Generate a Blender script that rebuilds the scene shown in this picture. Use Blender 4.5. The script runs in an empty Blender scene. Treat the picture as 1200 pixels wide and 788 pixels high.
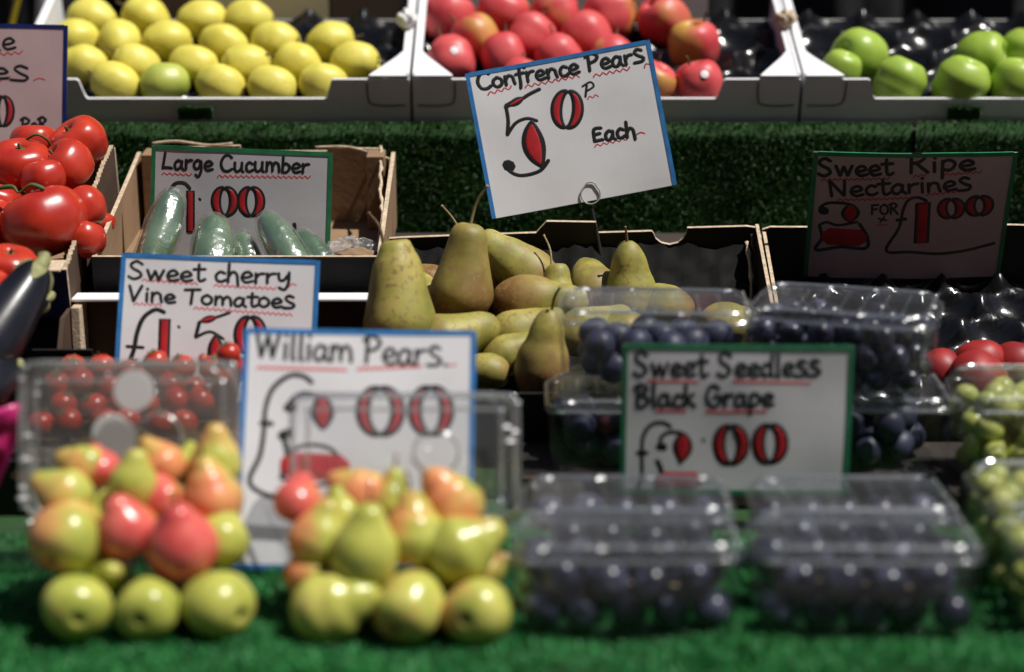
import bpy, bmesh, math, random
import numpy as np
from mathutils import Vector, Matrix, noise
R = math.radians
random.seed(7); np.random.seed(7)
scene = bpy.context.scene
COL = scene.collection

# ---------------------------------------------------------------- camera
Z0 = 0.80                       # height of the carpeted counter above the pavement
CH = 0.643 + Z0                 # camera height
TH = R(14)
FPX = 2300.0                    # focal length in photo pixels (photo is 1200 x 788)
cam_d = bpy.data.cameras.new('camera'); cam = bpy.data.objects.new('camera', cam_d); COL.objects.link(cam)
cam.location = (0, 0, CH); cam.rotation_euler = (R(90) - TH, 0, 0)
cam_d.sensor_width = 36; cam_d.lens = FPX / 1200 * 36
cam_d.clip_start = 0.05; cam_d.clip_end = 300
cam_d.dof.use_dof = True; cam_d.dof.focus_distance = 2.27
cam_d.dof.aperture_fstop = 1.95
scene.camera = cam

# ---------------------------------------------------------------- world, sun, exposure
SUN = Vector((0.44, -0.11, 0.89)).normalized()
w = bpy.data.worlds.new('World'); scene.world = w; w.use_nodes = True
nt = w.node_tree; bg = nt.nodes['Background']
sky = nt.nodes.new('ShaderNodeTexSky'); sky.sky_type = 'NISHITA'; sky.sun_disc = False
sky.sun_elevation = math.asin(SUN.z); sky.sun_rotation = math.atan2(SUN.x, SUN.y)
nt.links.new(sky.outputs[0], bg.inputs[0]); bg.inputs[1].default_value = 0.052
sd = bpy.data.lights.new('sun', 'SUN'); so = bpy.data.objects.new('sun', sd); COL.objects.link(so)
sd.energy = 5.0; sd.angle = R(0.5); sd.color = (1.0, 0.96, 0.9)
so.rotation_euler = (-SUN).to_track_quat('-Z', 'Y').to_euler()
so.location = SUN * 5
vs = scene.view_settings; vs.view_transform = 'Standard'; vs.look = 'None'; vs.gamma = 1; vs.exposure = 0.05
scene.cycles.transparent_max_bounces = 40
scene.cycles.max_bounces = 10
scene.cycles.use_denoising = True
scene.cycles.caustics_reflective = False; scene.cycles.caustics_refractive = False
scene.cycles.sample_clamp_indirect = 6

# ---------------------------------------------------------------- pixel <-> world
CAM = Vector((0, 0, CH)); FW = Vector((0, math.cos(TH), -math.sin(TH))); UP = Vector((0, math.sin(TH), math.cos(TH)))
def ray(px, py): return Vector((1, 0, 0)) * ((px - 600) / FPX) + UP * (-(py - 394) / FPX) + FW
def at(px, py, Y):
    r = ray(px, py); return CAM + r * (Y / r.y)
def atz(px, py, z):             # z above the counter
    r = ray(px, py); return CAM + r * ((z + Z0 - CH) / r.z)
def onplane(px, py, P0, N):
    r = ray(px, py); return CAM + r * ((P0 - CAM).dot(N) / r.dot(N))
def mpp(P): return (P - CAM).dot(FW) / FPX      # metres per photo pixel there
def proj(P):
    v = P - CAM; d = v.dot(FW); return (600 + v.x / d * FPX, 394 - v.dot(UP) / d * FPX)

# ---------------------------------------------------------------- materials
MATS = {}
def newmat(name):
    m = bpy.data.materials.new(name); m.use_nodes = True
    return m, m.node_tree, m.node_tree.nodes['Principled BSDF']
def nd(nt, t, **kw):
    n = nt.nodes.new(t)
    for k, v in kw.items(): setattr(n, k, v)
    return n
def ramp(nt, stops, fac):
    r = nd(nt, 'ShaderNodeValToRGB'); e = r.color_ramp.elements
    while len(e) < len(stops): e.new(0.5)
    for i, (p, c) in enumerate(stops):
        e[i].position = p; e[i].color = (*c, 1)
    nt.links.new(fac, r.inputs[0]); return r.outputs[0]
def noise_tex(nt, scale, detail=3, rough=.5, vec=None, offs=None):
    n = nd(nt, 'ShaderNodeTexNoise'); n.inputs['Scale'].default_value = scale
    n.inputs['Detail'].default_value = detail; n.inputs['Roughness'].default_value = rough
    if vec is not None: nt.links.new(vec, n.inputs['Vector'])
    return n.outputs[0]
def objvec(nt):                  # object coordinates shifted by a per-object random number
    tc = nd(nt, 'ShaderNodeTexCoord'); oi = nd(nt, 'ShaderNodeObjectInfo')
    ml = nd(nt, 'ShaderNodeMath', operation='MULTIPLY'); ml.inputs[1].default_value = 37.0
    nt.links.new(oi.outputs['Random'], ml.inputs[0])
    ad = nd(nt, 'ShaderNodeVectorMath', operation='ADD')
    nt.links.new(tc.outputs['Object'], ad.inputs[0]); nt.links.new(ml.outputs[0], ad.inputs[1])
    return tc.outputs['Object'], ad.outputs[0], oi.outputs['Random']
def mixc(nt, f, a, b, mode='MIX'):
    m = nd(nt, 'ShaderNodeMix', data_type='RGBA', blend_type=mode)
    if isinstance(f, (int, float)): m.inputs[0].default_value = f
    else: nt.links.new(f, m.inputs[0])
    for i, v in ((6, a), (7, b)):
        if isinstance(v, tuple): m.inputs[i].default_value = (*v, 1)
        else: nt.links.new(v, m.inputs[i])
    return m.outputs[2]
def bump(nt, h, b, dist=.001, strength=.5):
    n = nd(nt, 'ShaderNodeBump'); n.inputs['Distance'].default_value = dist; n.inputs['Strength'].default_value = strength
    nt.links.new(h, n.inputs['Height']); nt.links.new(n.outputs[0], b.inputs['Normal'])
def simple(name, col, rough=.6, var=.15, scale=40, spec=.5, bmp=0.0, bscale=None):
    m, nt, b = newmat(name); _, v, _r = objvec(nt)
    f = noise_tex(nt, scale, 4, .6, v)
    c2 = tuple(min(1, x * (1 + var)) for x in col); c1 = tuple(x * (1 - var) for x in col)
    nt.links.new(ramp(nt, [(.3, c1), (.7, c2)], f), b.inputs['Base Color'])
    b.inputs['Roughness'].default_value = rough; b.inputs['Specular IOR Level'].default_value = spec
    if bmp: bump(nt, noise_tex(nt, bscale or scale * 3, 3, .6, v), b, bmp, .6)
    MATS[name] = m; return m
def fruit(name, base_stops,  blush=None, blush_amt=(0, 1), speck=None, speck_col=None, rough=.35, axis_grad=None, bmp=.0003, sss=0.0, blush_pos=(.35,.62), streak=None, bax=0):
    """skin colour: a noise ramp, a blush on the object's +X side whose strength differs per fruit, fine speckles"""
    m, nt, b = newmat(name); o, v, rnd = objvec(nt)
    c = ramp(nt, base_stops, noise_tex(nt, 22, 3, .55, v))
    if blush:
        sp = nd(nt, 'ShaderNodeSeparateXYZ'); nt.links.new(o, sp.inputs[0])
        mr = nd(nt, 'ShaderNodeMapRange'); mr.inputs[1].default_value = -.035; mr.inputs[2].default_value = .035
        nt.links.new(sp.outputs[bax], mr.inputs[0])
        if bax == 2: mr.inputs[1].default_value = .05; mr.inputs[2].default_value = -.04
        n2 = noise_tex(nt, 24, 4, .6, v)
        a = nd(nt, 'ShaderNodeMath', operation='MULTIPLY_ADD'); a.inputs[1].default_value = 1.0
        nt.links.new(n2, a.inputs[0]); 
        mm = nd(nt, 'ShaderNodeMath', operation='MULTIPLY'); mm.inputs[1].default_value = .6
        nt.links.new(mr.outputs[0], mm.inputs[0]); nt.links.new(mm.outputs[0], a.inputs[2])
        oc = nd(nt, 'ShaderNodeAttribute'); oc.attribute_type = 'OBJECT'; oc.attribute_name = 'blush'
        sh = nd(nt, 'ShaderNodeMath', operation='ADD'); nt.links.new(a.outputs[0], sh.inputs[0]); nt.links.new(oc.outputs['Fac'], sh.inputs[1])
        sb = nd(nt, 'ShaderNodeMath', operation='SUBTRACT'); nt.links.new(sh.outputs[0], sb.inputs[0]); sb.inputs[1].default_value = .75
        f = ramp(nt, [(blush_pos[0], (0, 0, 0)), (blush_pos[1], (1, 1, 1))], sb.outputs[0])
        bc = ramp(nt, [(.25, blush[0]), (.75, blush[1])], noise_tex(nt, 30, 3, .5, v))
        c = mixc(nt, f, c, bc)
    if speck:
        f = ramp(nt, [(speck[1], (0, 0, 0)), (speck[1] + .1, (1, 1, 1))], noise_tex(nt, speck[0], 2, .6, v))
        c = mixc(nt, f, c, speck_col)
    nt.links.new(c, b.inputs['Base Color'])
    b.inputs['Roughness'].default_value = rough
    if sss: b.inputs['Subsurface Weight'].default_value = sss; b.inputs['Subsurface Radius'].default_value = (.02, .01, .004); b.inputs['Subsurface Scale'].default_value = .3
    if bmp: bump(nt, noise_tex(nt, 90, 3, .6, v), b, bmp, .5)
    MATS[name] = m; return m

fruit('yellow_skin', [(.3, (.64, .56, .07)), (.55, (.74, .65, .12)), (.8, (.60, .58, .08))], speck=(260, .64), speck_col=(.46, .36, .08), rough=.48, bmp=.0006)
fruit('yellowgreen_skin', [(.3, (.33, .40, .05)), (.7, (.46, .50, .10))], speck=(420, .66), speck_col=(.3, .3, .08), rough=.42)
fruit('pink_skin', [(.3, (.50, .25, .05)), (.7, (.55, .40, .08))], blush=((.58, .045, .055), (.70, .12, .12)), speck=(330, .68), speck_col=(.72, .36, .26), rough=.45, blush_pos=(.0, .26))
fruit('green_skin', [(.3, (.26, .40, .04)), (.7, (.38, .52, .08))], speck=(260, .66), speck_col=(.55, .62, .28), rough=.4)
fruit('william_skin', [(.25, (.28, .33, .05)), (.5, (.44, .46, .085)), (.75, (.60, .54, .14))], blush=((.70, .18, .10), (.78, .38, .14)), speck=(210, .60), speck_col=(.36, .24, .08), rough=.29, bmp=.0006, blush_pos=(.36, .72))
fruit('william_red', [(.25, (.38, .33, .04)), (.6, (.56, .40, .06))], blush=((.56, .05, .06), (.72, .18, .13)), speck=(380, .68), speck_col=(.5, .26, .12), rough=.25, blush_pos=(.2, .55))
fruit('conference_skin', [(.3, (.16, .17, .03)), (.5, (.31, .28, .055)), (.75, (.46, .37, .10))], blush=((.15, .07, .022), (.28, .14, .045)), speck=(170, .54), speck_col=(.27, .18, .06), rough=.55, bmp=.0005, blush_pos=(.3, .75), bax=2)
fruit('tomato_skin', [(.3, (.36, .018, .012)), (.7, (.54, .05, .022))], rough=.28, bmp=.0001)
fruit('nectarine_skin', [(.3, (.55, .20, .03)), (.7, (.60, .28, .05))], blush=((.20, .008, .012), (.38, .025, .02)), rough=.5, blush_pos=(.0, .3), bmp=.0002)
fruit('aubergine_skin', [(.3, (.005, .005, .008)), (.7, (.012, .012, .018))], speck=None, rough=.3, bmp=.0002)
fruit('plum_skin', [(.3, (.014, .012, .032)), (.65, (.05, .055, .10))], blush=((.10, .012, .02), (.20, .03, .03)), rough=.5, blush_pos=(.5, .8), bmp=0)
fruit('black_grape_skin', [(.40, (.008, .007, .014)), (.54, (.032, .032, .062)), (.70, (.16, .165, .24))], rough=.28, bmp=0)
fruit('green_grape_skin', [(.3, (.40, .46, .09)), (.7, (.60, .60, .18))], rough=.3, sss=.15, bmp=0)
fruit('cucumber_skin', [(.3, (.035, .095, .03)), (.5, (.10, .20, .075)), (.75, (.24, .34, .17))], rough=.4, bmp=.0012)
simple('calyx_green', (.06, .10, .025), .7, .3, 200)
simple('calyx_cream', (.24, .24, .10), .7, .35, 90, bmp=.001)
simple('stalk_brown', (.13, .075, .03), .75, .4, 300)
simple('stalk_pale', (.32, .25, .12), .75, .3, 300)
simple('dark_dimple', (.03, .022, .01), .9, .3, 300)
simple('white_board', (.78, .78, .80), .6, .04, 20, bmp=.0004)
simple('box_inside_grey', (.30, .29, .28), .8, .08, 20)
simple('cardboard', (.25, .155, .085), .85, .14, 18, bmp=.0008)
simple('cardboard_edge', (.55, .43, .30), .9, .3, 160, bmp=.002)
simple('black_board', (.012, .011, .011), .6, .3, 30, spec=.3)
simple('navy_board', (.012, .018, .10), .5, .2, 30)
simple('brown_board', (.06, .032, .018), .8, .2, 25)
simple('beige_paper', (.45, .38, .22), .8, .1, 20)
simple('black_tray_plastic', (.008, .008, .009), .22, .3, 60, bmp=.0012, bscale=70)
simple('black_liner', (.006, .006, .006), .75, .3, 60, spec=.12)
simple('tape_blue', (.035, .17, .42), .35, .2, 60)
simple('tape_navy', (.01, .02, .12), .35, .2, 60)
simple('tape_green', (.02, .16, .07), .4, .25, 60)
simple('ink_black', (.008, .008, .010), .5, .2, 80)
simple('ink_red', (.42, .012, .018), .5, .18, 60)
simple('ink_pinkred', (.60, .05, .06), .5, .2, 60)
simple('sticker_white', (.75, .72, .74), .4, .05, 60)
simple('sticker_blue', (.12, .12, .5), .4, .05, 60)
simple('paper_white', (.8, .8, .78), .6, .05, 40)
simple('metal_pole', (.55, .56, .58), .35, .1, 30)
simple('yellow_strap', (.55, .42, .02), .5, .2, 40)
simple('magenta_bag', (.62, .03, .20), .35, .25, 18, bmp=.004, bscale=30)
simple('turf_backing', (.012, .05, .008), .9, .3, 60)
simple('pavement', (.16, .155, .15), .9, .2, 6, bmp=.003)
simple('brick_wall', (.17, .10, .075), .9, .25, 3)
simple('window_dark', (.02, .022, .025), .15, .1, 3)
simple('dark_cloth', (.014, .014, .016), .9, .3, 12, bmp=.004)
simple('wood_dark', (.035, .025, .018), .8, .3, 14)
simple('wire_metal', (.30, .30, .30), .3, .1, 40)

def card_mat(name, col, trl=.12):
    m, nt, b = newmat(name); _, v, _r = objvec(nt)
    n1 = noise_tex(nt, 9, 5, .65, v)
    c = ramp(nt, [(.3, tuple(x * .90 for x in col)), (.65, col)], n1)
    n2 = noise_tex(nt, 160, 3, .7, v)
    sm = ramp(nt, [(.66, (0, 0, 0)), (.78, (.4, .4, .4))], n2)
    c = mixc(nt, sm, c, tuple(x * .55 for x in col))
    nt.links.new(c, b.inputs['Base Color']); b.inputs['Roughness'].default_value = .45
    tr = nd(nt, 'ShaderNodeBsdfTranslucent'); nt.links.new(c, tr.inputs[0])
    mx = nd(nt, 'ShaderNodeMixShader'); mx.inputs[0].default_value = trl
    nt.links.new(b.outputs[0], mx.inputs[1]); nt.links.new(tr.outputs[0], mx.inputs[2])
    nt.links.new(mx.outputs[0], nt.nodes['Material Output'].inputs[0])
    MATS[name] = m
card_mat('card_white', (.78, .77, .79)); card_mat('card_bounce_tint', (.52, .38, .385), .04); card_mat('card_grey', (.58, .56, .58))  # second card: pinkish bounce light and shade put into a white card's colour

def plastic(name, haze=.05, gl=.12, rough=.12, tint=(.95, .96, .97), hcol=(.75, .78, .82), bdist=.0012, bscale=25, edge=.55):
    m = bpy.data.materials.new(name); m.use_nodes = True; nt = m.node_tree; nt.nodes.remove(nt.nodes['Principled BSDF'])
    out = nt.nodes['Material Output']; _, v, _r = objvec(nt)
    t = nd(nt, 'ShaderNodeBsdfTransparent'); t.inputs[0].default_value = (*tint, 1)
    g = nd(nt, 'ShaderNodeBsdfGlossy'); g.inputs['Roughness'].default_value = rough; g.inputs[0].default_value = (1, 1, 1, 1)
    df = nd(nt, 'ShaderNodeBsdfDiffuse'); df.inputs[0].default_value = (*hcol, 1)
    tl = nd(nt, 'ShaderNodeBsdfTranslucent'); tl.inputs[0].default_value = (*hcol, 1)
    dm = nd(nt, 'ShaderNodeMixShader'); dm.inputs[0].default_value = .5
    nt.links.new(df.outputs[0], dm.inputs[1]); nt.links.new(tl.outputs[0], dm.inputs[2])
    lw = nd(nt, 'ShaderNodeLayerWeight'); lw.inputs[0].default_value = .07
    mr = nd(nt, 'ShaderNodeMapRange'); mr.inputs[3].default_value = gl; mr.inputs[4].default_value = edge
    nt.links.new(lw.outputs['Facing'], mr.inputs[0])
    b = nd(nt, 'ShaderNodeBump'); b.inputs['Distance'].default_value = bdist; b.inputs['Strength'].default_value = .6
    nt.links.new(noise_tex(nt, bscale, 3, .5, v), b.inputs['Height'])
    nt.links.new(b.outputs[0], g.inputs['Normal']); nt.links.new(b.outputs[0], lw.inputs['Normal'])
    m1 = nd(nt, 'ShaderNodeMixShader'); m1.inputs[0].default_value = haze
    nt.links.new(t.outputs[0], m1.inputs[1]); nt.links.new(dm.outputs[0], m1.inputs[2])
    m2 = nd(nt, 'ShaderNodeMixShader'); nt.links.new(mr.outputs[0], m2.inputs[0])
    nt.links.new(m1.outputs[0], m2.inputs[1]); nt.links.new(g.outputs[0], m2.inputs[2])
    nt.links.new(m2.outputs[0], out.inputs[0]); MATS[name] = m
plastic('clear_plastic', haze=.005, gl=.035, rough=.16)
plastic('lid_plastic', haze=.045, gl=.15, rough=.2, bscale=45, bdist=.0011)
plastic('rim_plastic', haze=.16, gl=.34, rough=.2, bscale=60, bdist=.0008)
plastic('open_lid_plastic', haze=.54, gl=.12, rough=.2, bscale=14, bdist=.002, hcol=(.60, .60, .56))
plastic('open_lid_clear', haze=.16, gl=.10, rough=.2, bscale=14, bdist=.002)
plastic('sticker_film', haze=.9, gl=.03, rough=.5, hcol=(.92, .92, .92))
plastic('sticker_film_grey', haze=.85, gl=.03, rough=.5, hcol=(.55, .57, .55))
plastic('wrap_film', haze=.08, gl=.24, rough=.2, bdist=.006, bscale=50, edge=.5, hcol=(.8, .82, .72))
plastic('sleeve_film', haze=.10, gl=.06, rough=.2, bdist=.0004)

def turf_mat(name, c1, c2, c3):
    m, nt, b = newmat(name); tc = nd(nt, 'ShaderNodeTexCoord')
    n = noise_tex(nt, 45, 4, .6, tc.outputs['Object']); n2 = noise_tex(nt, 600, 1, .5, tc.outputs['Object'])
    a = ramp(nt, [(.35, c1), (.65, c2)], n)
    f = ramp(nt, [(.45, (0, 0, 0)), (.7, (1, 1, 1))], n2)
    a = mixc(nt, ramp(nt, [(.4, (0, 0, 0)), (.75, (.6, .6, .6))], noise_tex(nt, 7, 4, .6, tc.outputs['Object'])), a, tuple(x * .5 for x in c1))
    nt.links.new(mixc(nt, f, a, c3), b.inputs['Base Color']); b.inputs['Roughness'].default_value = .5
    MATS[name] = m
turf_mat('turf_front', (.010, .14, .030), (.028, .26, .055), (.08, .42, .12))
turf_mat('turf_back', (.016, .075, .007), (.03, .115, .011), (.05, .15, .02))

# ---------------------------------------------------------------- object helpers
def put(name, mesh, mat=None, parent=None):
    if mat: mesh.materials.clear(); mesh.materials.append(MATS[mat])
    o = bpy.data.objects.new(name, mesh); COL.objects.link(o)
    if parent: o.parent = parent
    return o
def obj(name, bm, mat, parent=None, smooth=True):
    me = bpy.data.meshes.new(name)
    bmesh.ops.recalc_face_normals(bm, faces=bm.faces); bm.to_mesh(me); bm.free()
    if smooth == 'angle': me.shade_smooth(); me.set_sharp_from_angle(angle=R(32))
    elif smooth: me.shade_smooth()
    return put(name, me, mat, parent)
def thing(name, label, cat, loc=(0, 0, 0), group=None, rot=None):
    o = bpy.data.objects.new(name, None); COL.objects.link(o); o.empty_display_size = .02
    o.location = loc
    if rot is not None: o.rotation_euler = rot
    o['label'] = label; o['category'] = cat
    if group: o['group'] = group
    return o
def tag(o, label, cat, group=None):
    o['label'] = label; o['category'] = cat
    if group: o['group'] = group
    return o
def structure(o): o['kind'] = 'structure'; return o
def box_bm(x0, x1, y0, y1, z0, z1, bev=0.0, bm=None):
    new = bm is None
    if new: bm = bmesh.new()
    vs = [bm.verts.new((x, y, z)) for x in (x0, x1) for y in (y0, y1) for z in (z0, z1)]
    fs = [(0, 1, 3, 2), (4, 6, 7, 5), (0, 4, 5, 1), (2, 3, 7, 6), (0, 2, 6, 4), (1, 5, 7, 3)]
    faces = [bm.faces.new([vs[i] for i in f]) for f in fs]
    if bev: bmesh.ops.bevel(bm, geom=list({e for f in faces for e in f.edges}), offset=bev, segments=1, affect='EDGES')
    return bm
def loft(loops, closed=True, cap0=False, cap1=False, bm=None):
    bm = bm or bmesh.new(); prev = None; n = len(loops[0]); first = None
    for lp in loops:
        cur = [bm.verts.new(p) for p in lp]
        if prev:
            for i in range(n if closed else n - 1):
                j = (i + 1) % n; bm.faces.new((prev[i], prev[j], cur[j], cur[i]))
        else: first = cur
        prev = cur
    if cap0: bm.faces.new(first[::-1])
    if cap1: bm.faces.new(prev)
    return bm
def lathe(profile, seg=24, lobes=0, lobe_amp=0, bend=0, squash=1.0, wob=0.0, seed=0, bm=None):
    """profile: (r, z) list from bottom to top, first and last on the axis"""
    loops = []
    zs = [p[1] for p in profile]; zmin, zmax = min(zs), max(zs)
    for r, z in profile:
        t = (z - zmin) / max(1e-9, zmax - zmin); ring = []
        for i in range(seg):
            a = 2 * math.pi * i / seg
            rr = max(r, 1e-5) * (1 + lobe_amp * math.cos(lobes * a))
            v = Vector((rr * math.cos(a), rr * math.sin(a) * squash, z))
            if wob: v += Vector((noise.noise(v * 22 + Vector((seed, 0, 0))), noise.noise(v * 22 + Vector((0, seed, 5))), 0)) * wob
            v.x += bend * t * t
            ring.append(v)
        loops.append(ring)
    return loft(loops, True, True, True, bm)
def smooth_profile(pts, n=26):
    out = []; m = len(pts)
    for k in range(n + 1):
        s = k / n * (m - 1); i = min(int(s), m - 2); t = s - i
        p = [pts[max(0, min(m - 1, j))] for j in (i - 1, i, i + 1, i + 2)]
        out.append(tuple(.5 * ((2 * p[1][c]) + (-p[0][c] + p[2][c]) * t + (2 * p[0][c] - 5 * p[1][c] + 4 * p[2][c] - p[3][c]) * t * t + (-p[0][c] + 3 * p[1][c] - 3 * p[2][c] + p[3][c]) * t ** 3) for c in (0, 1)))
    return [(max(a, 0), b) for a, b in out]
def catmull(P, per=6):
    out = []; m = len(P)
    if m == 2: return [Vector(P[0]).lerp(Vector(P[1]), k / 4) for k in range(5)]
    for i in range(m - 1):
        p = [Vector(P[max(0, min(m - 1, j))]) for j in (i - 1, i, i + 1, i + 2)]
        for k in range(per):
            t = k / per
            out.append(.5 * ((2 * p[1]) + (-p[0] + p[2]) * t + (2 * p[0] - 5 * p[1] + 4 * p[2] - p[3]) * t * t + (-p[0] + 3 * p[1] - 3 * p[2] + p[3]) * t ** 3))
    out.append(Vector(P[-1])); return out
def tube(pts, rad, seg=8, bm=None, smooth=5):
    pts = catmull([Vector(p) for p in pts], smooth); loops = []; n = len(pts)
    for i, p in enumerate(pts):
        d = (pts[min(i + 1, n - 1)] - pts[max(i - 1, 0)]).normalized()
        a = d.orthogonal().normalized() if i == 0 else (a - d * a.dot(d)).normalized()
        b = d.cross(a); r = rad(i / (n - 1)) if callable(rad) else rad
        loops.append([p + (a * math.cos(2 * math.pi * k / seg) + b * math.sin(2 * math.pi * k / seg)) * r for k in range(seg)])
    return loft(loops, True, True, True, bm)
def rrect(hw, hd, r, z, n=6, cx=0, cy=0):
    out = []
    for sx, sy, a0 in ((1, 1, 0), (-1, 1, 90), (-1, -1, 180), (1, -1, 270)):
        for k in range(n + 1):
            a = R(a0 + 90 * k / n); out.append(Vector((cx + sx * (hw - r) + r * math.cos(a), cy + sy * (hd - r) + r * math.sin(a), z)))
    return out
def orient(axis, roll=0.0):
    """rotation taking +Z to axis, then a roll about it"""
    return (Vector(axis).normalized().to_track_quat('Z', 'Y') @ Matrix.Rotation(roll, 4, 'Z').to_quaternion())

ORD = ['first', 'second', 'third', 'fourth', 'fifth', 'sixth', 'seventh', 'eighth', 'ninth', 'tenth', 'eleventh', 'twelfth', 'thirteenth', 'fourteenth', 'fifteenth', 'sixteenth', 'seventeenth', 'eighteenth', 'nineteenth', 'twentieth']

# ---------------------------------------------------------------- ground, counter, shelves
structure(obj('ground', box_bm(-40, 40, -40, 40, -.05, 0), 'pavement', smooth=False))
T = Z0
street = thing('sky_blocker_building', 'unseen brick terrace behind the viewer, added to block sky light', 'building', (0, -7, 0))  # out of view, added to cut the sky fill on front faces
obj('wall', box_bm(-16, 16, -1, 0, 0, 11), 'brick_wall', street, False)
obj('roof', box_bm(-16.2, 16.2, -5, .2, 11.002, 11.3), 'wood_dark', street, False)
for i in range(8):
    for j in range(3): 
        x = -13 + i * 3.7; z = 1.4 + j * 3.2
        wn = obj('window', box_bm(x - .55, x + .55, .002, .05, z, z + 1.7), 'window_dark', street, False); obj('sill', box_bm(x - .65, x + .65, .003, .12, z - .1, z - .002), 'box_inside_grey', wn, False)
counter = thing('counter', 'long market counter carrying the green turf and all the produce', 'counter', (0, 2.2, 0))
def wpart(name, x0, x1, y0, y1, z0, z1, mat, parent, bev=.002):
    o = obj(name, box_bm(x0 - parent.location.x, x1 - parent.location.x, y0 - parent.location.y, y1 - parent.location.y, z0 - parent.location.z, z1 - parent.location.z, bev), mat, parent, False); return o
wpart('tabletop', -1.3, 1.3, 1.41, 3.2, T - .06, T - .012, 'wood_dark', counter)
for x in (-1.22, 1.16):
    for y in (1.46, 3.1): wpart('leg', x, x + .06, y, y + .06, 0, T - .0605, 'wood_dark', counter)
wpart('riser_board', -1.3, 1.3, 2.56, 2.58, T - .011, T + .285, 'wood_dark', counter)
wpart('upper_shelf', -1.3, 1.3, 2.581, 3.15, T + .262, T + .280, 'wood_dark', counter)
wpart('shelf_block', -1.0, -.12, 2.165, 2.5, T - .011, T + .05, 'wood_dark', counter)
# sloping shelf of the middle tier
SL = R(16)
bm = box_bm(-1.3, 1.3, 0, .55, -.015, 0)
for v in bm.verts: v.co = Vector((v.co.x, v.co.y * math.cos(SL) - v.co.z * math.sin(SL), v.co.y * math.sin(SL) + v.co.z * math.cos(SL)))
o = obj('sloping_shelf', bm, 'wood_dark', counter, False); o.location = (0, 2.0 - 2.2, T + .0)
bd = thing('back_cloth', 'dark cloth hanging behind the top row of boxes', 'cloth', (0, 3.35, 0))
loops = []
for k in range(2):
    loops.append([Vector((-1.8 + 3.6 * i / 120, .02 * math.sin(i * .7) + .015 * math.sin(i * 1.9 + 1), 2.3 * k)) for i in range(121)])
bmc = loft(loops, closed=False); obj('cloth', bmc, 'dark_cloth', bd)
tube_bm = tube([(-1.85, .02, 2.3), (1.85, .02, 2.3)], .012); obj('rail', tube_bm, 'metal_pole', bd)
for x in (-1.84, 1.84): obj('post', tube([(x, .02, 0), (x, .02, 2.32)], .015), 'metal_pole', bd)

# turf: a backing sheet plus tens of thousands of blades
def turf(name, x0, x1, fn, area_n, L, W, mat, label, dens_seed, s_rng):
    """fn(x, s) -> point, normal ; s along the profile"""
    rng = np.random.default_rng(dens_seed)
    xs = rng.uniform(x0, x1, area_n); ss = rng.uniform(s_rng[0], s_rng[1], area_n)
    vs = np.empty((area_n * 5, 3), np.float32)
    for i in range(area_n):
        p, nrm = fn(xs[i], ss[i])
        a = rng.uniform(0, 6.283); lean = rng.normal(0, .45, 2)
        tx = Vector((1, 0, 0)); ty = nrm.cross(tx)
        wd = (tx * math.cos(a) + ty * math.sin(a)) * W * .5
        l = L * rng.uniform(.6, 1.2) * (.85 + .5 * noise.noise(Vector((xs[i] * 14, ss[i] * 14, 2.2))))
        mid = p + nrm * l * .55 + (tx * lean[0] + ty * lean[1]) * l * .25
        tip = p + nrm * l * .85 + (tx * lean[0] + ty * lean[1]) * l * .9
        vs[i * 5:i * 5 + 5] = (p - wd, p + wd, mid + wd * .8, mid - wd * .8, tip)
    me = bpy.data.meshes.new(name)
    base = (np.arange(area_n) * 5)[:, None]
    quads = (base + np.array([0, 1, 2, 3])).ravel(); tris = (base + np.array([3, 2, 4])).ravel()
    me.vertices.add(area_n * 5); me.vertices.foreach_set('co', vs.ravel())
    me.loops.add(area_n * 7); me.loops.foreach_set('vertex_index', np.concatenate([quads, tris]).astype(np.int32))
    me.polygons.add(area_n * 2)
    st = np.concatenate([np.arange(area_n) * 4, area_n * 4 + np.arange(area_n) * 3]).astype(np.int32)
    me.polygons.foreach_set('loop_start', st)
    me.update(calc_edges=True); me.validate()
    o = put(name, me, mat); o['kind'] = 'stuff'; o['label'] = label; o['category'] = 'artificial grass'
    return o
def fr_pt(x, s):                  # front turf: flat on the counter, rolls over the front edge at y=1.43
    wv = .0035 * math.sin(x * 17 + 1) + .002 * math.sin(x * 41)
    ycorner = 1.435 + wv; r = .012
    if s > 0: return Vector((x, ycorner + r + s, T + .0035 * math.sin(x * 19 + s * 26 + 2 * math.sin(x * 7)) + .002)), Vector((0, 0, 1))
    a = min(-s / r, math.pi / 2)
    if -s / r <= math.pi / 2:
        return Vector((x, ycorner + r - r * math.sin(a), T - r + r * math.cos(a) + .001)), Vector((0, -math.sin(a), math.cos(a)))
    return Vector((x, ycorner, T - r + (s + r * math.pi / 2))), Vector((0, -1, 0))
loops = [[fr_pt(-1.25 + 2.5 * i / 100, s)[0] - Vector((0, 0, .001)) for i in range(101)] for s in [.6, .4, .2, .1, .05, .001, -.004, -.008, -.013, -.018, -.03, -.7]]
structure(obj('turf_base', loft(loops, closed=False), 'turf_backing'))
turf('front_turf', -.62, .62, fr_pt, 110000, .009, .0016, 'turf_front', 'bright green artificial grass covering the front counter', 1, (-.05, .33))
def riser_fn(y, ztop):
    def f(x, s):                  # s: 0 at top, down to .26
        wv = .003 * math.sin(x * 9 + 2) + .002 * math.sin(x * 31)
        if s < 0: return Vector((x, y + wv - s, ztop)), Vector((0, 0, 1))
        return Vector((x, y + wv, ztop - s)), Vector((0, -1, .15)).normalized()
    return f
xs_ = at(1072, 180, 2.54).x
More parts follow.
